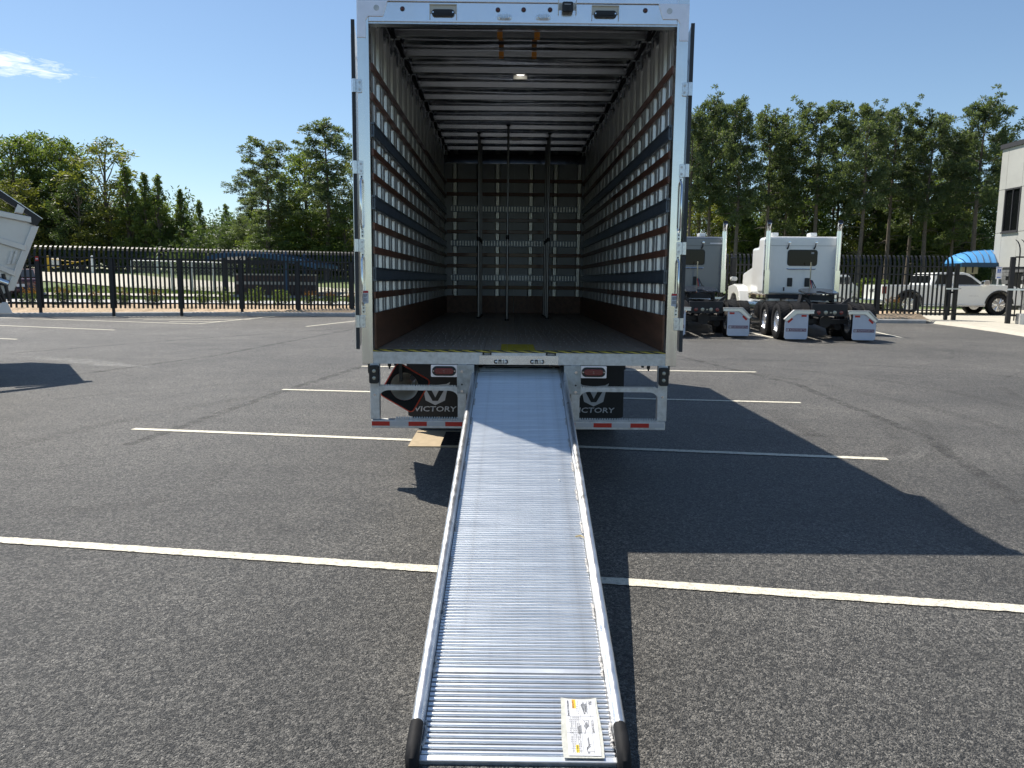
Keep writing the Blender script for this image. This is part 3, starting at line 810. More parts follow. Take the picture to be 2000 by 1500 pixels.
# bumper / step frame
for x0, x1, kinds in ((-1.219, -.36, 0), (.424, 1.21, 1)):
    step = MB().bx(x0-.003-.0, x1+.007, -.03, .06, .478, .545).build('step_bumper', M_galv, truck, bevel=.004)
    segs = [(-1.219, -1.071, 1), (-1.069, -.917, 0), (-.915, -.763, 1), (-.761, -.612, 0), (-.610, -.452, 1), (-.450, -.362, 0)] if kinds == 0 else \
        [(.426, .468, 1), (.470, .619, 0), (.621, .772, 1), (.774, .926, 0), (.928, 1.082, 1), (1.084, 1.208, 0)]
    for a, b, k in segs:
        MB().bx(a, b, -.0325, -.0305, .497, .533).build('reflective_tape', M_redtape if k else M_whitetape, step)
    # serrated treads
    for z, y0, xa, xb in ((.5465, -.028, x0+(.19 if kinds == 0 else 0), x1), (.5465, .052, x0+(.19 if kinds == 0 else 0), x1)):
        te = MB(); x = xa
        while x < xb-.02:
            te.prism([(x, z), (x+.016, z), (x+.013, z+.014), (x+.003, z+.014)], 'y', y0, y0+.006); x += .021
        o_ = te.build('tread_teeth', M_galv, step); o_['kind'] = 'stuff'
for s, xo0, xo1, xi0, xi1, gx in ((-1, -1.232, -1.155, -.508, -.438, -.372), (1, 1.150, 1.228, .432, .503, .368)):
    up_ = MB().bx(xo0, xo1, -.012, .05, .547, 1.011).build('step_upright', M_galv, truck, bevel=.004)
    MB().cyl(((xo0+xo1)/2, -.02, .755), ((xo0+xo1)/2, -.011, .755), .011, n=8).build('bolt', M_chrome, up_)
    up2 = MB().bx(xi0, xi1, -.006, .05, .547, 1.011).build('step_upright', M_galv, truck, bevel=.004)
    gp = MB().bx(min(xi0-.006, gx), max(xi1+.006 if s < 0 else xi1+.006, gx), -.016, -.0065, .770, 1.0095).build('gusset_plate', M_galvd, truck, bevel=.003)
    for z in (.955, .79):
        MB().cyl(((xi0+xi1)/2-.0, -.026, z), ((xi0+xi1)/2, -.0155, z), .012, n=8).build('bolt', M_chrome, gp)
    MB().cyl(((xi0+xi1)/2, -.0168, .845), ((xi0+xi1)/2, -.0155, .845), .008, n=10).build('bolt_hole', M_black, gp)
    a, b = (xo1, xi0) if s < 0 else (xi1, xo0)
    z1, z0 = .826, .792
    poly = [(a, z1), (a, z0-.055)]
    poly += [(a+.075*math.sin(RAD(q))+.0-.0, z0-.055+.055*(1-math.cos(RAD(q)))) if False else (a+.075*(1-math.cos(RAD(q))), z0-.055+.055*math.sin(RAD(q))) for q in (20, 40, 60, 80, 90)]
    poly += [(b-.075*(1-math.cos(RAD(q))), z0-.055+.055*math.sin(RAD(q))) for q in (90, 80, 60, 40, 20)] + [(b, z0-.055), (b, z1)]
    mbar = MB().prism(poly, 'y', -.008, .002).build('middle_step', M_galv, truck)
    MB().bx(a, b, .003, .09, z1-.006, z1-.001).build('step_tread', M_galv, mbar)
    te = MB(); x = a+.005
    while x < b-.02:
        te.prism([(x, z1), (x+.015, z1), (x+.012, z1+.013), (x+.003, z1+.013)], 'y', -.007, -.001); x += .021
    o_ = te.build('tread_teeth', M_galv, mbar); o_['kind'] = 'stuff'
    # tail light
    lx0, lx1 = (-.730, -.512) if s < 0 else (.505, .722)
    tb = MB().prism(rr(lx0, lx1, .905, 1.006, .008, 3), 'y', -.004, .03).build('tail_light_bracket', M_gusset, truck, bevel=.002)
    ob = MB().prism(rr(lx0+.010, lx1-.010, .916, .996, .0395, 8), 'y', -.016, -.0045).build('tail_light', M_black, tb, bevel=.004)
    MB().prism(rr(lx0+.030, lx1-.030, .930, .982, .024, 8), 'y', -.024, -.0165).build('tail_lens', M_red, ob, bevel=.005)
    b_ = MB()
    for dx in (.021, ): b_.cyl((lx0+dx, -.02, .956), (lx0+dx, -.0155, .956), .006, n=10); b_.cyl((lx1-dx, -.02, .956), (lx1-dx, -.0155, .956), .006, n=10)
    b_.build('lamp_screw', M_chrome, ob)
    b_ = MB()
    for dz in (-.006, .006): b_.cyl(((lx0+lx1)/2, -.0255, .956+dz), ((lx0+lx1)/2, -.0238, .956+dz), .0022, n=8)
    b_.build('lens_pip', M_chrome, ob)
    # double round lamps
    cx = (xo0+xo1)/2
    wl = MB().prism(rr(cx-.039, cx+.039, .852, 1.002, .016, 4), 'y', -.06, -.0125).build('reversing_light', M_black, truck, bevel=.006)
    for z in (.957, .899):
        MB().lathe([(-.074, .004), (-.071, .014), (-.061, .0165)], (cx+.004*-s, 0, z), 'y', 16).build('lamp_lens', M_clear, wl, smooth=True)
    br = MB(); br.bx(cx-.06, cx-.04, .02, .06, .93, 1.008) if s < 0 else br.bx(cx+.04, cx+.06, .02, .06, .93, 1.008)
    br.build('lamp_bracket', M_black, wl)
    # odds and ends hanging from the corner
    b_ = MB(); b_.cyl((s*1.09, .12, .975), (s*1.09, .12, 1.008), .014, n=8); b_.cyl((s*1.09, .12, .955), (s*1.09, .12, .975), .007, n=8); b_.bx(s*1.04-.008, s*1.04+.008, .1, .14, .985, 1.008)
    b_.build('drain_fitting', M_blackm, truck)

# mud flaps with emblem
def shield(parent, cx, z, y, w):
    h = w*.80
    P = lambda pts: [(cx+a*w, z+b*h) for a, b in pts]
    outer = P([(-.46, .30), (-.56, .60), (-.42, .50), (0, .44), (.42, .50), (.56, .60), (.46, .30), (.36, -.28), (0, -.50), (-.36, -.28)])
    e = MB().prism(outer, 'y', y-.0018, y-.0006).build('emblem', M_emblem, parent)
    MB().prism(P([(-.40, .36), (-.20, .36), (0, -.14), (.20, .36), (.40, .36), (.10, -.30), (-.10, -.30)]), 'y', y-.0030, y-.0019).build('emblem_letter', M_flap, parent)
    MB().prism(P([(-.17, .36), (.17, .36), (0, -.06)]), 'y', y-.0030, y-.0019).build('emblem_centre', M_emblem, parent)


for cx in (-.895, .895):
    y = 2.243
    fl = MB().prism([(cx-.315, .755), (cx-.315, .19), (cx-.29, .175), (cx+.29, .175), (cx+.315, .19), (cx+.315, .755)], 'y', y, y+.008).build('mud_flap', M_flap, truck)
    lx = cx+(-.01 if cx < 0 else -.02)
    shield(fl, lx, .425, y, .30)
    lettering('flap_lettering', 'VICTORY', .060, .475, M_emblem, fl, facing_back(lx, y-.0016, .262, .12), bold=.012)
    MB().bx(cx-.33, cx+.33, y+.01, y+.05, .72, .80).build('flap_hanger', M_blackm, fl)
    MB().bx(cx-.315, cx+.315, y+.012, y+.016, .76, 1.0).build('flap_upper_sheet', M_flap, truck)

# chassis, wheels, cab
ch = MB()
for s in (-1, 1): ch.bx(min(s*.37, s*.45), max(s*.37, s*.45), .25, 10.4, .74, .98)
for y in (.4, 2.0, 3.4, 5.0, 7.0, 8.6): ch.bx(-.37, .37, y, y+.08, .78, .94)
for k in range(16): ch.bx(-1.2, 1.2, .25+k*.46, .31+k*.46, .985, 1.058)
ch.bx(-.75, .75, 2.75, 2.9, .42, .58)
ch.build('chassis', M_blackm, truck)


M_rim = mat('polished_rim', (.80, .81, .83), .22, .7)


def wheel_mesh(r, w, hub, lug=True):
    t = MB().lathe([(-w/2+.02, r*.60), (-w/2, r*.66), (-w/2, r*.90), (-w/2+.03, r*.985), (-w*.12, r), (w*.12, r), (w/2-.03, r*.985), (w/2, r*.90), (w/2, r*.66), (w/2-.02, r*.60), (w/2-.03, r*.58), (-w/2+.03, r*.58), (-w/2+.02, r*.60)], (0, 0, 0), 'x', 36, caps=False)
    for k in range(36):
        a = 2*math.pi*k/36
        for x0, x1, o in ((-w*.46, -w*.30, 0), (-w*.25, -w*.03, .5), (w*.03, w*.25, 0), (w*.30, w*.46, .5)):
            M = Matrix.Rotation(a+o*2*math.pi/36, 4, 'X')
            t.bx(x0, x1, -r*.055, r*.055, r*.97, r*1.008, 0, M)
    tm = t.mesh('tyre', M_rubber, smooth=True)
    q = MB().lathe([(-w/2+.035, 0.02), (-w/2+.03, hub*.35), (-w/2+.07, hub*.42), (-w/2+.075, hub*.9), (-w/2+.02, hub), (w/2-.02, hub), (w/2-.02, hub*.9)], (0, 0, 0), 'x', 30)
    if lug:
        for k in range(10):
            a = 2*math.pi*k/10; c = hub*.62
            q.cyl((-w/2+.05, c*math.cos(a), c*math.sin(a)), (-w/2+.08, c*math.cos(a), c*math.sin(a)), .016, n=6)
    return tm, q.mesh('rim', M_rim, smooth=True)


TW, RW = wheel_mesh(.50, .27, .29)


def put_wheel(parent, x, y, z, flip=False, tm=None, rm=None):
    t = link('wheel', tm or TW, parent, (x, y, z), (0, 0, math.pi if flip else 0)); link('rim', rm or RW, t)
    return t


for s in (-1, 1):
    for dx in (1.07, .76): put_wheel(truck, s*dx, 2.86, .5, s > 0)
    put_wheel(truck, s*1.02, 9.2, .53, s > 0)
cabm = MB().prism([(7.78, .75), (9.75, .75), (10.6, .6), (10.75, 1.5), (9.75, 1.72), (9.45, 2.75), (7.8, 2.85)], 'x', -1.05, 1.05)
cabm.build('cab', M_white, truck, bevel=.05)
MB().prism([(9.55, 1.78), (9.52, 1.82), (9.42, 2.62), (9.50, 2.62)], 'x', -.95, .95).build('windscreen', M_black, truck)
for s in (-1, 1):
    MB().cyl((s*.80, 4.2, .70), (s*.80, 5.6, .70), .28, n=20).build('fuel_tank', M_galv, truck, smooth=True)

# traffic cone carried under the body
cone = thing('traffic_cone', 'orange traffic cone with black base stowed under the truck body by left flap', 'traffic cone', at(791, 757, 6.95))
sq = [(.205*math.cos(RAD(a)), .205*math.sin(RAD(a))) for a in (0, 90, 180, 270)]


def rsq(r, cr, ang):
    pts = []
    for k in range(4):
        a = ang+90*k
        c = Vector((r*math.cos(RAD(a)), r*math.sin(RAD(a))))-Vector((cr*1.414*math.cos(RAD(a)), cr*1.414*math.sin(RAD(a))))
        pts += [(c.x+cr*math.cos(RAD(a+q)), c.y+cr*math.sin(RAD(a+q))) for q in (-45, -22, 0, 22, 45)]
    return pts


n_ = 40
out_ = rsq(.232, .028, -75); hole = circ(-.006, .010, .122, 20)
bz = MB()
vs = [(a, -.012, b) for a, b in out_]+[(a, -.004, b) for a, b in circ(-.006, .010, .128, 20)]+[(a, .012, b) for a, b in out_]
# front ring face as quads between the rounded square and the hole (both 20 points, nearest start)
ha = [math.degrees(math.atan2(b-.010, a+.006)) % 360 for a, b in circ(-.006, .010, .128, 20)]
fs = []
for k in range(20):
    def near(i):
        a = math.degrees(math.atan2(out_[i % 20][1], out_[i % 20][0])) % 360
        return min(range(20), key=lambda j: min(abs(ha[j]-a), 360-abs(ha[j]-a)))
    i0, i1 = k, (k+1) % 20
    j0, j1 = near(i0), near(i1)
    chain = [j0]
    while chain[-1] != j1 and len(chain) < 8: chain.append((chain[-1]+1) % 20)
    fs.append(tuple([i0, i1]+[20+j for j in reversed(chain)]))
    fs.append((i0, i0+40, i1+40, i1))
bz.add(vs, fs); bz.build('base', M_rubber, cone, recalc=False)
rim_ = [(a, .004, b) for a, b in rsq(.236, .030, -75)]
MB().tube(rim_+[rim_[0]], .010, 6).build('flange', M_conebody, cone, smooth=True)
ib = MB()
ib.lathe([(.0, .126), (.45, .055), (.62, .03)], (-.006, 0, .010), 'y', 28, caps=False); ib.build('cone_inside', M_conehole, cone, smooth=True, recalc=False)
MB().lathe([(.023, .140), (.45, .062), (.64, .034)], (-.006, 0, .010), 'y', 28, caps=False).build('cone_body', M_conebody, cone, smooth=True)
MB().bx(-.05, -.02, -.03, .02, .06, .24).build('holder', M_black, cone)

# cargo poles standing in the box
pole_mesh = MB().lathe([(0, .032), (.01, .030), (.02, .021), (1.18, .021), (1.19, .025), (1.24, .025), (1.25, .018), (2.72, .018), (2.73, .03), (2.765, .030)], (0, 0, 0), 'z', 14).mesh('cargo_pole', M_blackm, smooth=True)
M_polem = mat('pole_steel', (.30, .30, .31), .3, .8, var=.1)
for x, y, lab in ((-.012, 11.35, 'black steel cargo pole standing alone in the middle of the box'),
                  (-.452, 11.95, 'nearest of the three cargo poles on the left of the box'), (-.448, 12.40, 'middle one of the three cargo poles on the left of the box'), (-.444, 12.90, 'rearmost of the three cargo poles on the left of the box'),
                  (.606, 11.95, 'nearest of the three cargo poles on the right of the box'), (.602, 12.40, 'middle one of the three cargo poles on the right of the box'), (.598, 12.90, 'rearmost of the three cargo poles on the right of the box')):
    p = thing('cargo_pole', lab, 'cargo pole', (x, y, FL+.001), 0, 'cargo poles standing in the box')
    MB().lathe([(.012, .020), (1.20, .020)], (0, 0, 0), 'z', 14).build('outer_tube', M_polem, p, smooth=True)
    MB().lathe([(1.20, .016), (2.745, .016)], (0, 0, 0), 'z', 14).build('inner_tube', M_polem, p, smooth=True)
    MB().lathe([(0, .034), (.008, .034), (.02, .021)], (0, 0, 0), 'z', 14).build('foot', M_rubber, p, smooth=True)
    MB().lathe([(2.745, .022), (2.76, .032), (2.768, .032)], (0, 0, 0), 'z', 14).build('top_pad', M_rubber, p, smooth=True)
    MB().lathe([(1.17, .024), (1.23, .024)], (0, 0, 0), 'z', 14).build('collar', M_blackm, p, smooth=True)

# ------------------------------------------------------------------ loading ramp
R0 = Vector((.0500, 2.535, .022)); R1 = Vector((.100, 6.66, .962))
rl = (R1-R0).length
ryaw = -math.atan2(R1.x-R0.x, R1.y-R0.y); rpit = math.atan2(R1.z-R0.z, math.hypot(R1.x-R0.x, R1.y-R0.y))
ramp = thing('loading_ramp', 'long ribbed aluminium loading ramp sloping from the truck sill to the asphalt', 'ramp', R0)
ramp.rotation_euler = Euler((rpit, 0, ryaw), 'XYZ')
HW = .345
MB().bx(-HW-.012, HW+.012, .004, rl, -.034, -.010).build('deck', M_deck, ramp)
rp = .0220
n1 = 16
prof_rib = [(-.0070, -.0098), (-.0070, -.0060), (-.0060, -.0026), (-.0036, -.0006), (0, 0), (.0036, -.0006), (.0060, -.0026), (.0070, -.0060), (.0070, -.0098)]
rib = MB().prism(prof_rib, 'x', -HW, HW).mesh('rib', M_alu, smooth=True)
ribw = MB().prism([(a*1.22, b) for a, b in prof_rib], 'x', -HW, HW).mesh('rib', M_alu, smooth=True)
y = .034; k = 0
rnd = random.Random(1)
while y < rl-.01:
    link('rib', ribw if k < n1 else rib, ramp, (0, y, rnd.uniform(-.0006, .0006)))
    if k == n1-1:
        y += .030
        MB().bx(-HW, HW, y-.012, y+.012, -.0098, -.003).build('joint_plate', M_alu, ramp); y += .026
    else: y += .0262 if k < n1 else rp
    k += 1
MB().bx(-HW-.012, HW+.012, -.004, .022, -.030, -.004).build('toe_plate', M_alu, ramp, bevel=.003)
for s in (-1, 1):
    xr = s*(HW+.027)
    web = MB().bx(*sorted((s*(HW+.004), s*(HW+.012))), .02, rl, -.060, .030)
    rail = web.build('side_rail', M_alurail, ramp)
    MB().tube([(xr, .125, .036), (xr, rl, .036)], .0225, 16).build('rail_tube', M_alurail, rail, smooth=True)
    MB().bx(*sorted((s*(HW+.013), s*(HW+.040))), .126, rl, -.065, .030).build('rail_web', M_alurail, rail)
    pts = [(xr, .127, .036), (xr, .07, .037), (xr, .02, .034), (xr, -.02, .018), (xr, -.035, -.01), (xr, -.03, -.03)]
    MB().tube(pts, [.0245, .0255, .0255, .025, .022, .015], 14).build('rubber_end_cap', M_rubber, ramp, smooth=True)
    MB().bx(*sorted((s*(HW+.004), s*(HW+.044))), -.03, .125, -.040, .024).build('rubber_cheek', M_rubber, ramp, bevel=.008)
    y = .06
    while y < rl-.05:
        w = MB(); L_ = .11
        for q in range(11):
            w.lathe([(-.006, .001), (-.003, .006), (.003, .006), (.006, .001)], (s*(HW-.003+rnd.uniform(-.004, .003)), y+q*L_/10, .001+rnd.uniform(-.002, .002)), 'z', 7)
        w.build('weld_bead', M_weld, ramp, smooth=True); y += .365
b_ = MB()
for s in (-1, 1): b_.lathe([(0, .012), (.008, .012), (.010, .006)], (s*.30, rl-.03, .0), 'z', 10)
b_.build('hook_bolt', M_zinc, ramp, smooth=True)

# instruction label on the ramp
def rx(px, py):                                              # a point of the photograph carried onto the ramp's plane, in ramp coordinates
    bpy.context.view_layer.update()
    inv = ramp.matrix_world.inverted(); o = inv @ Vector((0, 0, CAM_H)); d = inv.to_3x3() @ px_ray(px, py)
    t = (.002-o.z)/d.z; q = o+d*t
    return q.x, q.y


lq = [rx(1093, 1363), rx(1166, 1361), rx(1181, 1487), rx(1102, 1488)]
(lx0, ly1), (lx1, _), (_, ly0), _ = lq
lx0 = (lq[0][0]+lq[3][0])/2; lx1 = (lq[1][0]+lq[2][0])/2; ly0 = max(.008, lq[2][1])
lab = MB()
nxx, nyy = 8, 14
for j in range(nyy+1):
    for i in range(nxx+1):
        u, v = i/nxx, j/nyy
        lab.v.append((lx0+(lx1-lx0)*u+.006*(u-.5)*math.sin(v*5), ly0+(ly1-ly0)*v-(.008*math.sin(u*math.pi) if j == nyy else 0), .0032+.0016*rnd.random()*(1 if (i in (0, nxx)) else .3)))
for j in range(nyy):
    for i in range(nxx): lab.f.append((j*(nxx+1)+i, j*(nxx+1)+i+1, (j+1)*(nxx+1)+i+1, (j+1)*(nxx+1)+i)); lab.m.append(0)
label = lab.build('instruction_label', M_plasticfilm, ramp, smooth=True)
LW, LH = lx1-lx0, ly1-ly0
U = lambda u, v: (lx0+LW*u, ly0+LH*v)                        # u across, v up the ramp


def lrect(u0, u1, v0, v1, m, z, name='print'):
    a, b = U(u0, v0), U(u1, v1)
    return MB().bx(a[0], b[0], a[1], b[1], z-.0004, z).build(name, m, label)


lrect(.13, .93, .03, .955, M_paper, .0058, 'paper')
lrect(.24, .33, .70, .94, M_labelora, .0063, 'caution_panel') if False else None
lrect(.31, .41, .80, .955, M_labelora, .0063, 'caution_panel')
lrect(.32, .40, .075, .195, M_labelyel, .0063, 'yellow_panel')
ink = MB()


def ir(u0, u1, v0, v1, z=.0064):
    a, b = U(u0, v0), U(u1, v1); ink.bx(a[0], b[0], a[1], b[1], z-.0004, z)


for u in (.24, .285, .345, .395, .44): ir(u, u+.006, .06, .66)
for v in (.665, .385): ir(.13, .86, v, v+.003)
ir(.50, .505, .06, .95); ir(.765, .77, .06, .95); ir(.82, .826, .40, .62)
for u in (.21, .255, .31, .36, .41, .455):
    for q in range(16):
        if rnd.random() < .75: v = .09+q*.036; ir(u, u+.012, v, v+.022)
for u in (.42, .455, .60, .65, .70):
    for q in range(6):
        if rnd.random() < .8: v = .70+q*.04; ir(u, u+.010, v, v+.026)
# small line drawings: hand over latch, hook, folded ramp
for (u0, v0, u1, v1) in ((.56, .88, .62, .70), (.62, .70, .68, .84), (.57, .86, .66, .86), (.55, .62, .66, .50), (.66, .50, .60, .42), (.60, .42, .57, .36), (.58, .58, .70, .60), (.70, .60, .70, .48), (.66, .32, .66, .20), (.66, .20, .60, .14), (.66, .20, .72, .21), (.60, .14, .58, .12), (.60, .09, .78, .09), (.60, .09, .60, .16)):
    a, b = Vector((*U(u0, v0), .0062)), Vector((*U(u1, v1), .0062)); d = (b-a).normalized(); nn = Vector((-d.y, d.x, 0))*.0009
    ink.add([a+nn, b+nn, b-nn, a-nn], [(0, 1, 2, 3)])
ink.build('label_print', M_print, label, recalc=False)
M_greyink = mat('grey_ink', (.20, .21, .23), .6)
gi = MB()
for quad in (((.53, .86), (.62, .92), (.66, .80), (.60, .72)), ((.64, .88), (.71, .90), (.70, .72), (.66, .74)), ((.56, .50), (.66, .58), (.70, .50), (.62, .44)), ((.40, .48), (.50, .52), (.50, .38), (.42, .36)), ((.62, .30), (.665, .31), (.665, .18), (.635, .18)), ((.58, .15), (.665, .20), (.70, .17), (.60, .12)), ((.60, .06), (.66, .06), (.66, .09), (.60, .09))):
    gi.add([(*U(*q), .0061) for q in quad], [(0, 1, 2, 3)])
gi.build('label_drawing', M_greyink, label, recalc=False)


def turned(u, v, z=.0067):
    x, y = U(u, v); return Matrix(((0, 1, 0, x), (-1, 0, 0, y), (0, 0, 1, z), (0, 0, 0, 1)))


lettering('label_lettering', 'INSTRUCTIONS', LW*.05, LH*.27, M_print, label, turned(.20, .80), bold=.02)
lettering('label_lettering', 'CAUTION', LW*.06, LH*.14, M_print, label, turned(.335, .875), bold=.02)
lettering('label_lettering', 'TO USE RAMP', LW*.05, LH*.22, M_print, label, turned(.80, .50))
lettering('label_lettering', 'TU', LW*.085, LH*.065, M_print, label, turned(.79, .90), bold=.03)
lettering('label_lettering', '1000 lb', LW*.05, LH*.10, M_print, label, turned(.36, .135), bold=.01)

# litter on the ramp
for px, py, a, ln, name, lb in ((1124, 1048, .5, .05, 'dry_twig', 'yellow dry twig lying on the ramp by its right rail'), (1091, 938, 1.2, .015, 'paper_scrap', 'tiny white scrap lying on the ramp surface')):
    p0 = ramp.matrix_world @ Vector((*rx(px, py), .003))
    o_ = MB().tube([(0, 0, 0), (ln*.5, ln*.2, .004), (ln, 0, .002)], [.003, .004, .002], 5).build(name, mat(name+'_stuff', (.50, .36, .12) if 'twig' in name else (.7, .7, .68), .8), None, p0, (rpit, 0, -a))
    tag(o_, lb, 'litter')

# ------------------------------------------------------------------ fences
def pale_mesh(h):
    mb = MB(); w = .034
    prof = [(0, 0), (0, h*.86), (.012, h*.90), (.045, h*.945), (.105, h*.985), (.150, h)]
    vs = []
    for yy, z in prof: vs += [(-w, yy-.010, z), (w, yy-.010, z), (w, yy+.010, z), (-w, yy+.010, z)]
    fs = [(0, 3, 2, 1)]+[(i*4+k, i*4+(k+1) % 4, i*4+4+(k+1) % 4, i*4+4+k) for i in range(5) for k in range(4)]
    mb.add(vs, fs)
    e = 20
    # three-pointed tip
    yy, z = prof[-1]
    for x0, x1, dx in ((-w, -w*.3, -.02), (-w*.3, w*.3, 0), (w*.3, w, .02)):
        mb.add([(x0, yy-.01, z), (x1, yy-.01, z), (x1, yy+.01, z), (x0, yy+.01, z), ((x0+x1)/2+dx, yy+.035, z+.03)], [(0, 1, 4), (1, 2, 4), (2, 3, 4), (3, 0, 4), (0, 3, 2, 1)])
    return mb.mesh('pale', M_blackm)


def pale_fence(label, A, B, zA, zB, h, posts, per, extra_first=0, name='palisade_fence', stamp=False):
    """A, B = ends on plan; posts = fractions along; pales evenly spaced between posts"""
    A, B = Vector((*A, 0)), Vector((*B, 0)); d = B-A; rz = math.atan2(d.y, d.x); L = d.length
    f = thing(name, label, 'fence', (A.x, A.y, zA), rz, 'black palisade fences round the lot')
    dz = zB-zA; Z = lambda x: dz*x/L
    pm = pale_mesh(h)
    pts = [0]+[p*L for p in posts]+[L]
    for p in posts:
        x = p*L
        MB().bx(x-.05, x+.05, -.075, -.02, -.25, h*.83).build('post', M_blackm, f, (0, 0, Z(x)), bevel=.006)
        MB().bx(x-.056, x+.056, -.082, -.013, h*.83, h*.845).build('post_cap', M_blackm, f, (0, 0, Z(x)))
    for a, b, n in zip(pts, pts[1:], per):
        for i in range(n):
            x = a+(b-a)*(i+.5)/n
            if a > 0 or True: link('pale', pm, f, (x, 0, Z(x)+.05))
    for zz in (.10, .70, .835):
        mb = MB(); v = [(0, -.045, zz*h), (0, -.012, zz*h), (0, -.012, zz*h+.045), (0, -.045, zz*h+.045)]
        w = [(L, y, z+dz) for _, y, z in v]
        mb.add(v+w, [(0, 1, 2, 3), (7, 6, 5, 4)]+[(k, k+4, (k+1) % 4+4, (k+1) % 4) for k in range(4)])
        mb.build('rail', M_blackm, f)
    return f


FA, FB = at(12, 540, 27.0), at(700, 540, 29.45)
zL, zR = .56, .50
def frac(px):
    d = px_ray(px, 540); e = FB-FA                           # where a picture column crosses the fence line on plan
    return (FA.x*d.y-FA.y*d.x)/(e.y*d.x-e.x*d.y)


lf = pale_fence('long black palisade fence left of the box truck, red tag on its first post', FA.xy, FB.xy, zL, zR, 2.14, [frac(p) for p in (76, 219, 352, 471, 581, 686)], [6, 15, 15, 15, 15, 15, 2])
x_ = frac(76)*(Vector(FB.xy)-Vector(FA.xy)).length
MB().bx(x_-.05, x_+.05, -.082, -.0765, 1.66, 1.82).build('red_tag', M_redtape, lf)
MB().bx(x_-.035, x_+.035, -.084, -.0825, 1.71, 1.76).build('red_tag_print', M_paper, lf)
RA, RB = at(706, 550, 29.4), at(1862, 550, 28.5)
frac2 = lambda px: (at(px, 550, 28.5).x-RA.x)/(RB.x-RA.x)
pale_fence('black palisade fence behind the tractor units, ending at the gateway', RA.xy, RB.xy, .56, .52, 2.16, [frac2(p) for p in (760, 878, 996, 1114, 1234, 1356, 1478, 1598, 1718)], [6, 14, 14, 14, 14, 15, 15, 15, 15, 17])
# gateway posts and the sliding gate
gp = thing('gate_post', 'pair of slim black gate posts at the end of the right fence', 'gate post', (RB.x, RB.y, gz(RB.x, RB.y)+.06))
for x0, x1 in ((-.26, -.16), (.02, .15)):
    MB().bx(x0, x1, -.10, .02, 0, 1.98 if x0 < 0 else 2.06).build('post', M_blackm, gp, bevel=.006)
for z in (.35, 1.0, 1.02):
    MB().bx(-.16, .02, -.06, -.02, z, z+.05).build('rail', M_blackm, gp)
MB().bx(-.30, .18, -.115, -.10, 1.14, 1.19).build('latch_bar', M_zinc, gp)
MB().tube([(-.21, -.13, .55), (-.21, -.13, 1.0)], .035, 8).build('gate_roller', M_blackm, gp, smooth=True)
q = at(1974, 560, 26.8)
gt = thing('sliding_gate', 'black sliding gate with curved pale tips at the right edge by the driveway', 'gate', (q.x, q.y, gz(q.x, q.y)+.09), RAD(-12))
pm = pale_mesh(2.75)
MB().bx(-.07, .07, -.07, .07, 0, 2.28).build('gate_post', M_blackm, gt, bevel=.006)
for k in range(14): link('pale', pm, gt, (.20+k*.19, .02, .10), (0, 0, RAD(48)))
for z in (.25, 1.9, 2.25): MB().bx(.07, 3.0, -.03, .01, z, z+.05).build('rail', M_blackm, gt)
MB().bx(-.12, .40, -.09, -.071, 1.14, 1.20).build('latch_bar', M_zinc, gt)
MB().bx(.25, .55, -.35, .05, -.02, .35).build('gate_motor', M_galv, gt, bevel=.01)

# ------------------------------------------------------------------ planting
def quads_obj(name, Q, m, parent=None):
    Q = np.asarray(Q, dtype=np.float32); n = len(Q); k = Q.shape[1]
    me = bpy.data.meshes.new(name); me.vertices.add(n*k); me.vertices.foreach_set('co', Q.reshape(-1))
    me.loops.add(n*k); me.loops.foreach_set('vertex_index', np.arange(n*k, dtype=np.int32))
    me.polygons.add(n); me.polygons.foreach_set('loop_start', np.arange(0, n*k, k, dtype=np.int32))
    me.update(calc_edges=True); me.materials.append(m)
    if parent is False: return me
    return link(name, me, parent)


def rot_rand(rs, n):
    a = rs.normal(size=(n, 3)); a /= np.linalg.norm(a, axis=1, keepdims=True)
    b = rs.normal(size=(n, 3)); b -= a*(a*b).sum(1, keepdims=True); b /= np.linalg.norm(b, axis=1, keepdims=True)
    return a, b


def leaves(rs, centres, size, asp=.62):
    """pointed leaf blades (kite quads) with random bearings"""
    n = len(centres); a, b = rot_rand(rs, n); s = size*rs.uniform(.65, 1.3, (n, 1))
    return np.stack([centres-a*s, centres+b*s*asp*.5, centres+a*s, centres-b*s*asp*.5], 1)


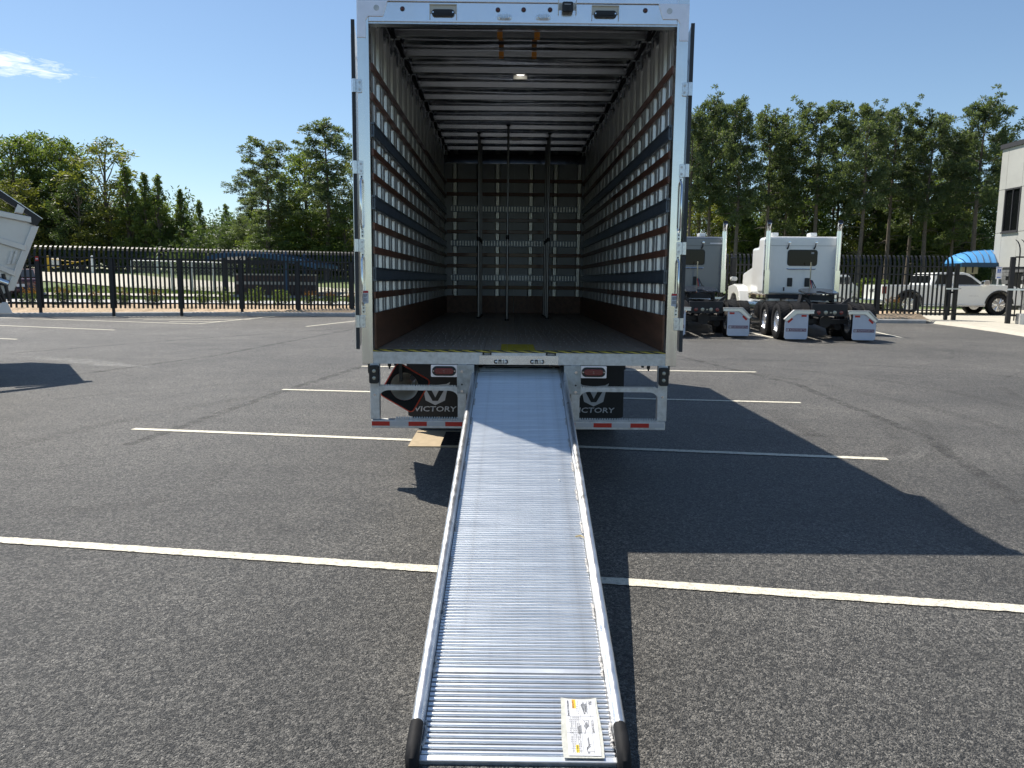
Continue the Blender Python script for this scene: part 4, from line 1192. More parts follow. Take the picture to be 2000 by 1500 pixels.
def pine_meshes(seed, H, R, base=.42, top_round=.5, lean=0.0, dens=1.0):
    rs = np.random.RandomState(seed); mb = MB()
    bend = rs.uniform(-.25, .25, 2)
    P = lambda t: Vector((bend[0]*math.sin(t*2.6)+lean*t*t, bend[1]*math.sin(t*3.1), H*t))
    mb.tube([P(t)-Vector((0, 0, .4 if t == 0 else 0)) for t in fr(0, 1, 12)], [H*.0145*(1-t*.93)+.012 for t in fr(0, 1, 12)], 8)
    cen = []
    nb = int(40*dens)
    for i in range(nb):
        u = ((i+.5)/nb)**.9
        t = base+(1-base)*u*.985
        prof = math.sqrt(max(.02, 1-((u-.38)/.64)**2))
        L = R*prof*rs.uniform(.45, 1.12)+.15
        az = i*2.4+rs.uniform(-.7, .7); rise = rs.uniform(-.15, .30)+.7*u*u
        p0 = P(t); d = Vector((math.cos(az), math.sin(az), rise)); pts = [p0]
        for k in range(1, 5): pts.append(p0+d*(L*k/4)+Vector((rs.uniform(-.10, .10), rs.uniform(-.10, .10), -.05*k+.03*k*k*.5)))
        mb.tube(pts, [.05*(1-u*.6), .04*(1-u*.6), .03, .02, .008], 4)
        for k in range(int(4+L*3.6)):
            f = rs.uniform(.42, 1.05); q = p0+d*(L*f); sp = .14*L+.08
            cen.append((q.x+rs.normal()*sp, q.y+rs.normal()*sp, q.z+rs.uniform(-.30, .45), rs.uniform(.13, .30)*(1-.25*u)))
    for k in range(5): cen.append((P(1).x+rs.normal()*.14, P(1).y+rs.normal()*.14, H-rs.uniform(.05, .7), rs.uniform(.18, .30)))
    for i in range(8):
        t = rs.uniform(base*.45, base); az = rs.uniform(0, 6.28); L = rs.uniform(.5, 1.8); p0 = P(t)
        mb.tube([p0, p0+Vector((math.cos(az)*L*.5, math.sin(az)*L*.5, .1)), p0+Vector((math.cos(az)*L, math.sin(az)*L, .02))], [.028, .02, .007], 4)
    cen = np.array(cen); per = 40
    c = np.repeat(cen, per, 0); n = len(c)
    d = rs.normal(size=(n, 3)); d[:, 2] += .25; d /= np.linalg.norm(d, axis=1, keepdims=True)
    w_ = rs.normal(size=(n, 3)); w_ -= d*(w_*d).sum(1, keepdims=True); w_ /= np.linalg.norm(w_, axis=1, keepdims=True)
    o = c[:, :3]+d*c[:, 3:4]*rs.uniform(.25, .85, (n, 1))*np.array([1.15, 1.15, .75])
    ln = rs.uniform(.13, .24, (n, 1)); w = rs.uniform(.022, .042, (n, 1))
    Q = np.stack([o-w_*w*.5, o+w_*w*.5, o+d*ln+w_*w, o+d*ln-w_*w], 1)
    return mb.mesh('trunk', M_bark, smooth=True), quads_obj('crown', Q, M_needle, False)


def broad_meshes(seed, H, R, base=.22, clumps=40, per=290, leaf=.17, m=None, squash=1.0, spiky=0.0, pointed=False):
    rs = np.random.RandomState(seed); mb = MB()
    bend = rs.uniform(-.3, .3, 2)
    P = lambda t: Vector((bend[0]*math.sin(t*2.4), bend[1]*math.sin(t*2.9), H*t))
    mb.tube([P(t)-Vector((0, 0, .4 if t == 0 else 0)) for t in fr(0, .92, 9)], [H*.018*(1-t*.95)+.012 for t in fr(0, .92, 9)], 8)
    cs = []
    for i in range(clumps):
        u = (i+rs.uniform(.2, .8))/clumps
        prof = math.sqrt(max(.03, 1-((u-.40)/.63)**2)) if not pointed else (1-u)**.85*min(1, u*7+.35)+.04
        az = i*2.399+rs.uniform(-.4, .4); rr_ = R*prof*rs.uniform(.45, 1.0)*squash
        z = H*(base+(1-base)*u*.97)
        c = Vector((P(z/H*.9).x+rr_*math.cos(az), P(z/H*.9).y+rr_*math.sin(az), z)); r = rs.uniform(.55, 1.0)*R*.36*(1.1-(.85 if pointed else .45)*u)+(.10 if pointed else .18)
        cs.append((c, r))
        s0 = P(max(.05, z/H-.12-.10*rr_/max(R, .1)))
        mid = s0.lerp(c, .55)+Vector((0, 0, -.12))
        mb.tube([s0, mid, c], [.06*(1-u*.6)*H/12+.01, .035*H/12+.008, .008], 5)
    pts = []
    for c, r in cs:
        k = int(per*(r/(R*.36))**1.6)+20
        d = rs.normal(size=(k, 3)); d /= np.linalg.norm(d, axis=1, keepdims=True)
        rad = r*(rs.uniform(0, 1, (k, 1))**.45)*(1+.35*rs.normal(size=(k, 1))*.5)
        q = np.array(c[:])+d*rad*np.array([1, 1, .78+spiky])
        pts.append(q)
    pts = np.concatenate(pts)
    return mb.mesh('trunk', M_bark, smooth=True), quads_obj('crown', leaves(rs, pts, leaf), m or M_leaf, False)


PINES = [pine_meshes(11+i, 14.0, r, b, tr) for i, (r, b, tr) in enumerate(((2.2, .47, .45), (1.9, .43, .65), (2.4, .50, .40), (2.0, .40, .75), (1.5, .46, .9)))]
SPARSE = [pine_meshes(31+i, 14.0, r, b, tr, 0, .95) for i, (r, b, tr) in enumerate(((1.9, .38, .8), (2.3, .34, .7)))]
BROADS = [broad_meshes(51, 12.0, 3.2), broad_meshes(52, 12.0, 2.6, m=M_leaf, clumps=40), broad_meshes(53, 12.0, 3.0, .15, 44, 210, m=M_leafy), broad_meshes(54, 12.0, 2.9, .12, 44, 230, m=M_dark), broad_meshes(55, 12.0, 2.4, .30, 26, 150, .17, M_leafy)]
YOUNG = [broad_meshes(61, 9.0, 1.7, .06, 46, 170, .15, M_leaf, 1.0, .3, True), broad_meshes(62, 9.0, 1.5, .05, 46, 170, .14, M_leaf, 1.0, .3, True)]
rt = random.Random(12)


def tree(kind, px, top, Y, w, label, name, group):
    """kind = (trunk mesh, crown mesh, native height, native radius); w = crown width in photo pixels of 2000"""
    (tm, cmesh), H0, R0_ = kind
    p = at(px, top, Y); zb = gz(p.x, Y)
    t = thing(name, label, 'tree', (p.x, Y, zb-.05), rt.uniform(0, 6.28), group)
    h = (p.z-zb)/H0*.985; s = (w*(1.02 if name == 'pine_tree' else 1.18)/F_PX*Y/2)/R0_
    a = link('trunk', tm, t); b = link('crown', cmesh, t)
    a.scale = (max(.5*h, min(1.3*h, s)), max(.5*h, min(1.3*h, s)), h); b.scale = (s, s, h)
    return t


pn = lambda i: (PINES[i], 14.0, (2.4, 2.1, 2.6, 2.2, 1.6)[i])
sp = lambda i: (SPARSE[i], 14.0, (1.9, 2.3)[i])
bd = lambda i: (BROADS[i], 12.0, (3.2, 2.6, 3.0, 2.9, 2.4)[i])
yg = lambda i: (YOUNG[i], 9.0, (1.7, 1.5)[i])
GP, GB = 'pine trees beyond the fences', 'broadleaved trees beyond the fences'
# right-hand wood, behind the tractor units
for i, (k, px, top, Y, w, lb) in enumerate((
    (0, 1352, 228, 48, 90, 'tall pine showing just right of the box truck door'),
    (2, 1398, 206, 49, 112, 'tall pine with a broad full crown above the grey tractor unit'),
    (1, 1447, 203, 47, 92, 'slim tall pine between the grey and the white tractor units'),
    (0, 1505, 224, 49, 112, 'tall pine rising over the left exhaust stack of the white tractor unit'),
    (3, 1545, 262, 50, 80, 'shorter pine with a thin crown between two taller pines above the white cab'),
    (2, 1608, 212, 48, 138, 'wide-crowned pine standing straight above the white tractor cab'),
    (0, 1692, 213, 46, 112, 'dense pine with a pointed top right of the white tractor cab'),
    (2, 1752, 222, 48, 112, 'tall pine above the tail of the white pickup truck'),
    (1, 1790, 262, 51, 84, 'narrow pine half hidden between two taller ones above the pickup bed'),
    (0, 1828, 228, 47, 118, 'tall pine above the cab of the white pickup truck'),
    (3, 1872, 300, 50, 80, 'shorter pine left of the tallest pine by the building'),
    (2, 1928, 209, 46, 140, 'tall wide pine standing beside the grey building corner'))):
    tree(pn(k), px, top, Y, w, lb, 'pine_tree', GP)
for k, px, top, w, lb in ((3, 1374, 236, 80, 'pine standing behind and between the first two pines right of the truck'), (4, 1422, 232, 70, 'thin pine behind the gap left of the slim tall pine'), (3, 1530, 240, 84, 'pine in the second row left of the wide-crowned pine'), (0, 1652, 240, 92, 'pine in the second row right of the wide-crowned pine'),
                          (4, 1722, 240, 74, 'thin pine behind the gap right of the pointed dense pine'), (3, 1856, 262, 84, 'pine in the second row above the left end of the blue awning'), (4, 1892, 268, 70, 'thin pine just left of the tall pine by the building'), (1, 1965, 262, 80, 'pine rising behind the roof edge of the grey building')):
    tree(pn(k), px, top, 57, w, lb, 'pine_tree', GP)
for (k, px, top, Y, w, lb) in (
    (2, 1372, 385, 54, 100, 'yellow-green broadleaf tree low behind the grey tractor cab'), (1, 1436, 372, 56, 96, 'green broadleaf tree between the exhaust stacks of the two tractor units'),
    (3, 1500, 356, 57, 110, 'dark broadleaf tree under the pines left of the white cab'), (1, 1566, 340, 56, 110, 'green broadleaf tree right behind the white cab roof'),
    (3, 1632, 348, 57, 108, 'dark leafy tree behind the right exhaust stack of the white tractor'), (2, 1690, 330, 56, 104, 'yellowing broadleaf tree just right of the white tractor cab'),
    (3, 1746, 352, 56, 104, 'dark broadleaf tree above the pickup tailgate'), (1, 1802, 336, 56, 110, 'green broadleaf tree above the pickup bed'),
    (2, 1850, 372, 55, 90, 'yellow-green broadleaf tree left of the blue awning'), (3, 1900, 352, 56, 108, 'dark broadleaf tree above the blue awning')):
    tree(bd(k), px, top, Y, w, lb, 'broadleaf_tree', GB)
# left-hand wood
for (k, px, top, Y, w, lb) in (
    (bd(1), 12, 262, 74, 120, 'big broadleaf tree at the left edge above the dump trailer'), (bd(0), 62, 252, 75, 120, 'tall full broadleaf tree second from the left edge'),
    (bd(1), 108, 264, 74, 100, 'tall broadleaf tree left of the sparse-topped tree'), (bd(4), 208, 268, 73, 140, 'sparse-topped tall tree with open branches standing above the left wood'),
    (bd(2), 30, 345, 70, 100, 'yellow-green tree behind the dump trailer tail'), (bd(3), 150, 345, 70, 90, 'dark broad tree below the sparse-topped tree'),
    (bd(3), 108, 358, 72, 92, 'dark round tree just right of the dump trailer'), (bd(2), 212, 398, 70, 120, 'low rounded tree with yellow-brown leaves above the fence'),
    (bd(1), 290, 378, 71, 80, 'medium green tree in front of the pointed dark trees'), (bd(2), 96, 452, 71, 60, 'small yellow-green tree just over the fence by the trailer'),
    (bd(1), 150, 462, 70, 60, 'small leafy tree over the fence left of the yellow-brown tree'), (bd(3), 352, 420, 70, 76, 'dark bushy tree at the right foot of the left wood'),
    (bd(1), 412, 436, 71, 90, 'low green tree left of the pointed conifer in the gap'), (bd(3), 472, 430, 64, 96, 'dark low tree left of the tall pines near the pavilion'),
    (bd(1), 592, 284, 62, 104, 'tall green broadleaf tree between the two tall pines'), (bd(0), 548, 392, 60, 110, 'leafy tree between the trunks of the two tall pines'),
    (bd(1), 612, 408, 58, 110, 'low leafy tree above the blue pavilion roof'), (bd(2), 690, 282, 62, 66, 'yellow-green tall tree cut off by the box truck door'),
    (bd(0), 672, 392, 58, 110, 'leafy tree beside the left door of the box truck'), (bd(3), 520, 452, 56, 90, 'dark low tree right above the pavilion roof arch')):
    tree(k, px, top, Y, w, lb, 'broadleaf_tree', GB)
for (k, px, top, Y, w, lb) in (
    (yg(0), 240, 312, 69, 76, 'dark pointed tree in front of the sparse-topped tree'), (yg(1), 278, 330, 69, 62, 'slim pointed green tree right of the sparse-topped tree'),
    (yg(0), 312, 336, 68.5, 66, 'dark tall pointed tree at the right shoulder of the left wood'), (yg(1), 346, 362, 69, 54, 'pointed light green tree stepping down the left wood'),
    (yg(0), 384, 386, 69, 48, 'last small pointed tree at the right end of the left wood'), (yg(0), 437, 394, 74, 46, 'lone small pointed conifer in the gap between the two woods')):
    tree(k, px, top, Y, w, lb, 'young_tree', 'pointed young trees in the left wood')
for (k, px, top, Y, w, lb) in (
    (sp(1), 520, 280, 58, 118, 'tall pine with a leaning dark crown above the pavilion'), (sp(0), 488, 336, 62, 76, 'shorter pine left of the leaning-crowned pine'),
    (sp(0), 632, 245, 57, 112, 'tallest thin pine left of the box truck')):
    tree(k, px, top, Y, w, lb, 'pine_tree', GP)

# the wood's undergrowth, read as one mass
rs = np.random.RandomState(77)


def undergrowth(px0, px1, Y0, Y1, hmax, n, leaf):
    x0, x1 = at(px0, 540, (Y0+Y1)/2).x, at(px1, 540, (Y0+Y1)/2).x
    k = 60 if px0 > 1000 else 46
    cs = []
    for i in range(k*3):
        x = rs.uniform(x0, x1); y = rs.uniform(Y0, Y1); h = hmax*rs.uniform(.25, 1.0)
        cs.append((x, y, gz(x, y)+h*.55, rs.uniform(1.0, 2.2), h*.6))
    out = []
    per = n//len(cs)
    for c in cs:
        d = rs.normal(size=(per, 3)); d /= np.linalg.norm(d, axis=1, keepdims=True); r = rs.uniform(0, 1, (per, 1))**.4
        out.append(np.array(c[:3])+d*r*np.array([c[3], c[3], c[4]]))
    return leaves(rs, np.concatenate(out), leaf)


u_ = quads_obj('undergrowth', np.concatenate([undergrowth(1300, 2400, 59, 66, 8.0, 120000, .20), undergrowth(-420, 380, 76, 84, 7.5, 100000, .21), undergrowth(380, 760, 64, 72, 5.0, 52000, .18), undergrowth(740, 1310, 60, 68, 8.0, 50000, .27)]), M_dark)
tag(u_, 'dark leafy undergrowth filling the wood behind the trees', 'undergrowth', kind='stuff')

# shrubs along the fence
def shrub_mesh(seed, tip):
    rs2 = np.random.RandomState(seed)
    d = rs2.normal(size=(620, 3)); d /= np.linalg.norm(d, axis=1, keepdims=True); r = rs2.uniform(0, 1, (620, 1))**.4
    c = d*r*np.array([.42, .42, .34])*(1+.18*rs2.normal(size=(620, 1)))+np.array([0, 0, .34])
    c = c[c[:, 2] > .02]
    a = quads_obj('foliage', leaves(rs2, c[c[:, 2] < .46] if tip else c, .055), M_dark if tip else M_leaf, False)
    b = quads_obj('new_growth', leaves(rs2, c[c[:, 2] >= .46], .05), M_tip, False) if tip else None
    st = MB()
    for k in range(5):
        z = k*1.26; st.tube([(0, 0, -.1), (.08*math.cos(z), .08*math.sin(z), .2), (.2*math.cos(z), .2*math.sin(z), .45)], [.014, .01, .004], 5)
    return a, b, st.mesh('stem', M_bark)


SH = [shrub_mesh(5, True), shrub_mesh(6, False)]
for k, (kind, px, py, Y, s, lb) in enumerate(((0, 62, 600, 29.6, .95, 'copper-tipped shrub behind the fence by the dark red car'), (0, 124, 600, 29.6, 1.0, 'copper-tipped shrub behind the fence, first right of the thick corner post'), (0, 187, 600, 29.6, .8, 'copper-tipped shrub left of the second thick fence post'),
        (0, 239, 600, 29.6, .9, 'copper-tipped shrub right of the second thick fence post'), (0, 300, 601, 29.6, .9, 'copper-tipped shrub midway along the left fence'), (1, 398, 600, 30.2, .8, 'low green shrub left of the pavilion wall'), (1, 440, 600, 30.2, .85, 'low green shrub under the chain-link fence end'),
        (1, 500, 600, 30.3, 1.0, 'low green shrub before the left half of the brick wall'), (1, 548, 600, 30.3, .95, 'low green shrub before the right half of the brick wall'), (0, 606, 602, 30.6, .85, 'copper-tipped shrub right of the brick wall'), (0, 645, 602, 30.6, .85, 'copper-tipped shrub between brick wall and truck door'), (0, 690, 602, 30.6, .8, 'copper-tipped shrub half hidden by the truck door'),
        (1, 1702, 575, 37.0, 2.2, 'pale yellow-green bush behind the pickup tailgate'), (0, 1742, 606, 29.2, .9, 'coppery shrub in the bed below the pickup bed'))):
    p = at(px, py, Y)
    t = thing('shrub', lb, 'shrub', (p.x, Y, gz(p.x, Y)+(.27 if Y < 31 else .06)), k*1.3, 'shrubs planted along the fence'); t.scale = (s, s, s)
    a, b, st = SH[kind]
    link('foliage', a, t); link('stem', st, t)
    if b: link('new_growth', b, t)['kind'] = 'stuff'

# grass blades near the fence
n = 16000
gx = rs.uniform(-26, -4, n); gy = rs.uniform(36, 46, n)
gxyz = np.stack([gx, gy, np.array([gz(a, b) for a, b in zip(gx, gy)])], 1)
ok = ~((gy > 37.4) & (gy < 40.2)); gxyz = gxyz[ok]; n = len(gxyz)
h = rs.uniform(.05, .14, (n, 1)); dx = rs.normal(size=(n, 3))*np.array([.04, .04, 0]); w = rs.normal(size=(n, 3))*np.array([1, 1, 0]); w /= np.linalg.norm(w, axis=1, keepdims=True)
gq = np.stack([gxyz-w*.02, gxyz+w*.02, gxyz+dx+np.concatenate([np.zeros((n, 2)), h], 1)], 1)
M_gblade = leafmat('grass_blade', (.06, .10, .022), (.13, .17, .045), .4)
# keep blades off the road
g_ = quads_obj('grass', gq, M_gblade); tag(g_, 'short green grass on the bank beyond the left fence', 'grass', kind='stuff')

# ------------------------------------------------------------------ beyond the left fence
bw = thing('brick_wall', 'dark brick enclosure wall with pale bands under the blue pavilion roof', 'wall', (0, 0, 0))
p0, p1 = at(458, 556, 39.6), at(616, 556, 39.6)
zt, zb = at(530, 536, 39.6).z, gz(p0.x, 39.6)-.05
M_brick = mat('dark_brick', (.085, .05, .042), .85, 0, var=.25, vscale=20, obj_rand=.3)
M_mortar = mat('mortar', (.12, .11, .10), .9)
M_band = mat('pale_block', (.50, .46, .40), .8, var=.1)
W_ = p1.x-p0.x; Hh = zt-zb
bw.location = (p0.x, 39.6, zb)
MB().bx(.01, W_-.01, .012, .30, 0, Hh-.05).build('wall_core', M_mortar, bw)
MB().bx(-.03, W_+.03, -.03, .33, Hh-.05, Hh+.03).build('coping', M_band, bw, bevel=.008)
rows = 7; rh = (Hh-.05)/rows
bms = MB().bx(.005, .395, 0, .05, .006, rh-.006).mesh('brick', M_brick); bmb = MB().bx(.005, .395, -.004, .05, .006, rh-.006).mesh('band_block', M_band)
for r in range(rows):
    k = 0; x = -.2 if r % 2 else 0
    while x < W_-.05:
        x0, x1 = max(0, x), min(W_, x+.4)
        if x1-x0 > .06:
            o_ = link('band_block' if r == 4 else 'brick', bmb if r == 4 else bms, bw, (x0, 0, r*rh)); o_.scale = ((x1-x0)/.4, 1, 1)
        x += .4
# pavilion
M_blueroof = mat('blue_standing_seam', (.022, .075, .16), .35, .1, var=.05, vscale=2)
M_bluesteel = mat('blue_steel', (.012, .06, .13), .4, .1)
pv = thing('pavilion', 'open pavilion with a low arched blue metal roof beyond the left fence', 'pavilion', (p0.x, 39.0, gz(p0.x, 39)))
z0 = gz(p0.x, 39)
arch = [(at(a, b, 38.6).x-p0.x, at(a, b, 38.6).z-z0) for a, b in ((408, 502), (428, 496), (452, 492.5), (480, 491), (510, 493), (545, 499), (580, 506), (612, 514), (622, 519))]
prof = arch+[(x, z-.10) for x, z in reversed(arch)]
MB().prism(prof, 'y', -.6, 4.0).build('roof', M_blueroof, pv)
nse = 20
for k in range(nse+1):
    t = k/nse*(len(arch)-1); i = min(int(t), len(arch)-2); f_ = t-i
    x = arch[i][0]+(arch[i+1][0]-arch[i][0])*f_; z = arch[i][1]+(arch[i+1][1]-arch[i][1])*f_
    MB().bx(x-.015, x+.015, -.61, 4.01, z-.01, z+.045).build('roof_seam', M_blueroof, pv)
fa = MB().prism(arch+[(x, z-.24) for x, z in reversed(arch)], 'y', -.66, -.602).build('fascia', M_bluesteel, pv)
for px in (440, 559):
    x = at(px, 540, 39).x-p0.x
    for yy in (-.1, 3.6):
        MB().bx(x-.09, x+.09, yy-.09, yy+.09, -.1, 2.25).build('column', M_bluesteel if px > 500 else M_blackm, pv, bevel=.008)
for yy in (-.1, 3.6):
    MB().bx(arch[1][0], arch[-2][0], yy-.05, yy+.05, 1.62, 1.78).build('beam', M_blackm, pv)
for k in range(6):
    x = arch[1][0]+(arch[-2][0]-arch[1][0])*(k+.5)/6
    MB().tube([(x-.3, -.1, 1.75), (x, -.1, 2.2), (x+.3, -.1, 1.75)], .03, 6).build('truss', M_blackm, pv)
# chain-link fence
cf = thing('chain_link_fence', 'low grey chain-link fence on the bank left of the brick wall', 'fence', (0, 0, 0))
ca, cb = at(258, 545, 44), at(460, 545, 41)
cf.location = (ca.x, ca.y, gz(ca.x, ca.y)); d = cb-ca; cf.rotation_euler = (0, 0, math.atan2(d.y, d.x)); cl = math.hypot(d.x, d.y); dzc = gz(cb.x, cb.y)-gz(ca.x, ca.y)
for k in range(6):
    x = cl*k/5; MB().cyl((x, 0, dzc*k/5-.1), (x, 0, dzc*k/5+1.62), .04, n=10).build('post', M_galv, cf, smooth=True)
MB().tube([(0, 0, 1.6), (cl, 0, 1.6+dzc)], .03, 8).build('top_rail', M_galv, cf, smooth=True)
mb = MB(); st_ = .16
for k in range(int(cl/st_)+11):
    for sgn in (1, -1):
        xa = k*st_-(1.55 if sgn > 0 else 0); xb = xa+1.55
        if sgn < 0: pa, pb = (xa, 1.57), (xb, .02)
        else: pa, pb = (xa, .02), (xb, 1.57)
        (x0, q0), (x1, q1) = pa, pb
        if x0 < 0: q0 += (q1-q0)*(-x0)/(x1-x0); x0 = 0
        if x1 > cl: q1 = q0+(q1-q0)*(cl-x0)/(x1-x0); x1 = cl
        if x1-x0 < .05: continue
        mb.tube([(x0, .004*sgn, q0+dzc*x0/cl), (x1, .004*sgn, q1+dzc*x1/cl)], .005, 3)
o_ = mb.build('wire_mesh', M_galv, cf); o_['kind'] = 'stuff'
# barrier gate
M_byel = mat('barrier_yellow', (.60, .36, .01), .45)
bg_ = thing('barrier_gate', 'yellow swing barrier arm with a post by the far road', 'barrier', tuple(at(98, 540, 66)))
bz_ = gz(bg_.location.x, 66); bg_.location.z = bz_
MB().bx(-.12, .12, -.12, .12, 0, 1.35).build('post', M_byel, bg_, bevel=.01)
MB().bx(.13, .9, -.08, .05, .35, 1.15).build('cabinet', M_galv, bg_, bevel=.02)
MB().tube([(0, -.15, .30), (4.3, -.15, 1.25)], .05, 8).build('arm', M_byel, bg_, smooth=True)
MB().tube([(.1, -.15, 1.1), (2.4, -.15, .83)], .035, 8).build('brace', M_byel, bg_, smooth=True)
for x, z in ((2.2, .8), (3.0, .97)): MB().cyl((x, -.15, z-.05), (x, -.15, z+.4), .04, n=8).build('upright', M_byel, bg_)
for px, py, lb in ((181, 518, 'white post beside the yellow barrier arm'), (308, 515, 'white post at the left end of the far fence rail')):
    p = at(px, py, 64); b_ = MB().lathe([(0, .11), (1.35, .11), (1.42, .09), (1.45, .03)], (0, 0, 0), 'z', 12)
    tag(b_.build('bollard', M_white, None, (p.x, 64, gz(p.x, 64)), smooth=True), lb, 'bollard')
# dark red car
M_maroon = mat('maroon_paint', (.055, .012, .016), .25, .3, coat=1)
M_glass = mat('dark_glass', (.006, .007, .008), .08, 0, spec=.28)
M_smoke = mat('window_reflecting_glass', (.025, .03, .035), .05, 0, spec=.5)
p = at(42, 575, 36.0)
car = thing('parked_car', 'dark red car seen from behind through the left fence by the dump trailer', 'car', (p.x, 36.0, gz(p.x, 36)+.02), RAD(31))
zc = 0
MB().prism([(0, .28), (0.05, .62), (.02, .80), (.10, .92), (.75, .98), (4.2, .80), (4.5, .6), (4.5, .3)], 'x', -.88, .88).build('body', M_maroon, car, bevel=.07)
MB().prism([(.55, .95), (1.15, 1.38), (2.4, 1.42), (3.2, .95)], 'x', -.70, .70).build('roof', M_maroon, car, bevel=.06)
MB().add([(-.60, .60, 1.0), (.60, .60, 1.0), (.52, 1.04, 1.33), (-.52, 1.04, 1.33), (-.60, .58, 1.0), (.60, .58, 1.0), (.52, 1.02, 1.345), (-.52, 1.02, 1.345)], [(0, 1, 2, 3), (4, 7, 6, 5), (0, 4, 5, 1), (1, 5, 6, 2), (2, 6, 7, 3), (3, 7, 4, 0)]).build('rear_window', M_smoke, car)
for s in (-1, 1): MB().bx(min(s*.55, s*.86), max(s*.55, s*.86), -.03, .1, .66, .80).build('tail_light', M_red, car, bevel=.02)
MB().bx(-.22, .22, -.02, .03, .55, .68).build('number_plate', M_paper, car)
MB().bx(-.90, .90, -.05, .2, .30, .50).build('bumper', M_maroon, car, bevel=.05)
TC, RC = wheel_mesh(.32, .20, .20)
for x in (-.78, .78):
    for y in (.85, 3.6): put_wheel(car, x, y, .32, x > 0, TC, RC)

# ------------------------------------------------------------------ dump trailer, tail end in frame on the left
M_tub = mat('tub_aluminium', (.62, .60, .57), .42, .75, var=.06, vscale=6, rvar=.08, dirt=((.36, .33, .30), .35, 3.0))
DY = 13.6
dp = at(76, 428, DY)
da = RAD(34)
dump = thing('dump_trailer', 'silver ribbed dump trailer with a slanted tail and black tarp rail at left edge', 'dump trailer', (dp.x, DY, 0), math.pi-(-da))
# local: x forward along the body (towards the left of the picture), y = its own left side, z up
def dl(px, py):                                             # a point of the photograph on the trailer's near side, in (x, z)
    o = Vector((0, 0, CAM_H)); d = px_ray(px, py); ux, uy = math.cos(math.pi+da), math.sin(math.pi+da)
    # plane through dp with normal perpendicular to (ux, uy)
    nx, ny = -uy, ux
    t = ((dp.x)*nx+(dp.y)*ny)/(d.x*nx+d.y*ny); q = o+d*t
    return ((q.x-dp.x)*ux+(q.y-dp.y)*uy, q.z)


LB = 6.5
t_r = dl(60, 424); pA = dl(72, 442); pB = dl(23, 568)
W = 2.45                                                    # body width; near side at y=0, far side at y=-W (away from the camera)
near = 0.0
slope = lambda a, b: (b[1]-a[1])/(b[0]-a[0])
zt0 = t_r[1]
side = [(pA[0]+.0, zt0-.02), (LB, zt0-.02), (LB, 1.25), (1.2, 1.15), (pB[0], pB[1])]
for yy, nm in ((-.03, 'side_wall'), (-W, 'side_wall')):
    MB().prism(side, 'y', yy, yy+.03).build(nm, M_tub, dump)
MB().prism([(pB[0], pB[1]), (1.2, 1.15), (LB, 1.25), (LB, 1.29), (1.2, 1.19), (pB[0]+.03, pB[1]+.04)], 'y', -W+.03, -.031).build('tub_floor', M_tub, dump)
# tail gate plate and slanted rear post
th = Vector((pA[0]-pB[0], 0, pA[1]-pB[1])).normalized()
MB().prism([(pA[0]+.002, pA[1]), (pA[0]+.05, pA[1]), (pB[0]+.05, pB[1]), (pB[0]+.002, pB[1])], 'y', -W+.031, -.031).build('tailgate', M_tub, dump)
for yy in (0.0, -W-.06):
    MB().prism([(pA[0]-.03, pA[1]+.0), (pA[0]+.085, pA[1]+.0), (pB[0]+.085, pB[1]), (pB[0]-.03, pB[1])], 'y', yy+.0005, yy+.06).build('rear_post', M_tub, dump, bevel=.006)
# ribs along the side: lit tops
for (a, b) in (((0, 412), (60, 424)), ((0, 464), (49, 479)), ((0, 517), (29, 529))):
    qa, qb = dl(*a), dl(*b); m_ = slope(qb, qa); x0 = qb[0]
    qc = dl(a[0]-70, a[1]-70*(b[1]-a[1])/(b[0]-a[0]))
    prof = [(x0, qb[1]), qc, (qc[0], qc[1]-.10), (x0, qb[1]-.10)]
    for yy in (.0005, -W-.09):
        MB().prism(prof, 'y', yy, yy+.088).build('side_rib', M_tub, dump, bevel=.006)
for a in (.9, 1.9, 2.9, 3.9, 4.9, 5.9):
    MB().bx(a, a+.08, .0006, .07, 1.25, zt0-.13).build('side_stake', M_tub, dump, bevel=.005)
# twin short uprights near the tail
for px in (24, 33):
    qa, qb = dl(px, 490), dl(px-8, 516)
    MB().prism([(qa[0]-.02, qa[1]), (qa[0]+.02, qa[1]), (qb[0]+.02, qb[1]), (qb[0]-.02, qb[1])], 'y', .001, .05).build('tail_stiffener', M_galv, dump)
# black tarp housing and its gusset
ta, tb_ = dl(0, 372), dl(83, 428)
m_ = slope(tb_, ta)
band_ = [(tb_[0], tb_[1]), (tb_[0]+1.9, tb_[1]+m_*1.9), (tb_[0]+1.9, tb_[1]+m_*1.9-.22), (tb_[0]+.06, tb_[1]-.05)]
MB().prism(band_, 'y', -.10, .02).build('tarp_arm', M_black, dump, bevel=.006)
MB().prism([(a, b+.012) for a, b in band_[:2]]+[(a, b-.002) for a, b in reversed(band_[:2])], 'y', -.11, .03).build('tarp_arm_trim', M_alurail, dump)
g1 = dl(60, 425); g2 = dl(80, 428); g3 = dl(72, 442); g4 = dl(58, 437)
MB().prism([g1, g2, g3, g4], 'y', -.05, .075).build('corner_gusset', M_black, dump)
b1, b2, b3, b4 = dl(34, 399), dl(48, 408), dl(44, 418), dl(28, 415)
MB().prism([b1, b2, b3, b4], 'y', -.06, .095).build('tarp_bracket', M_tub, dump, bevel=.006)
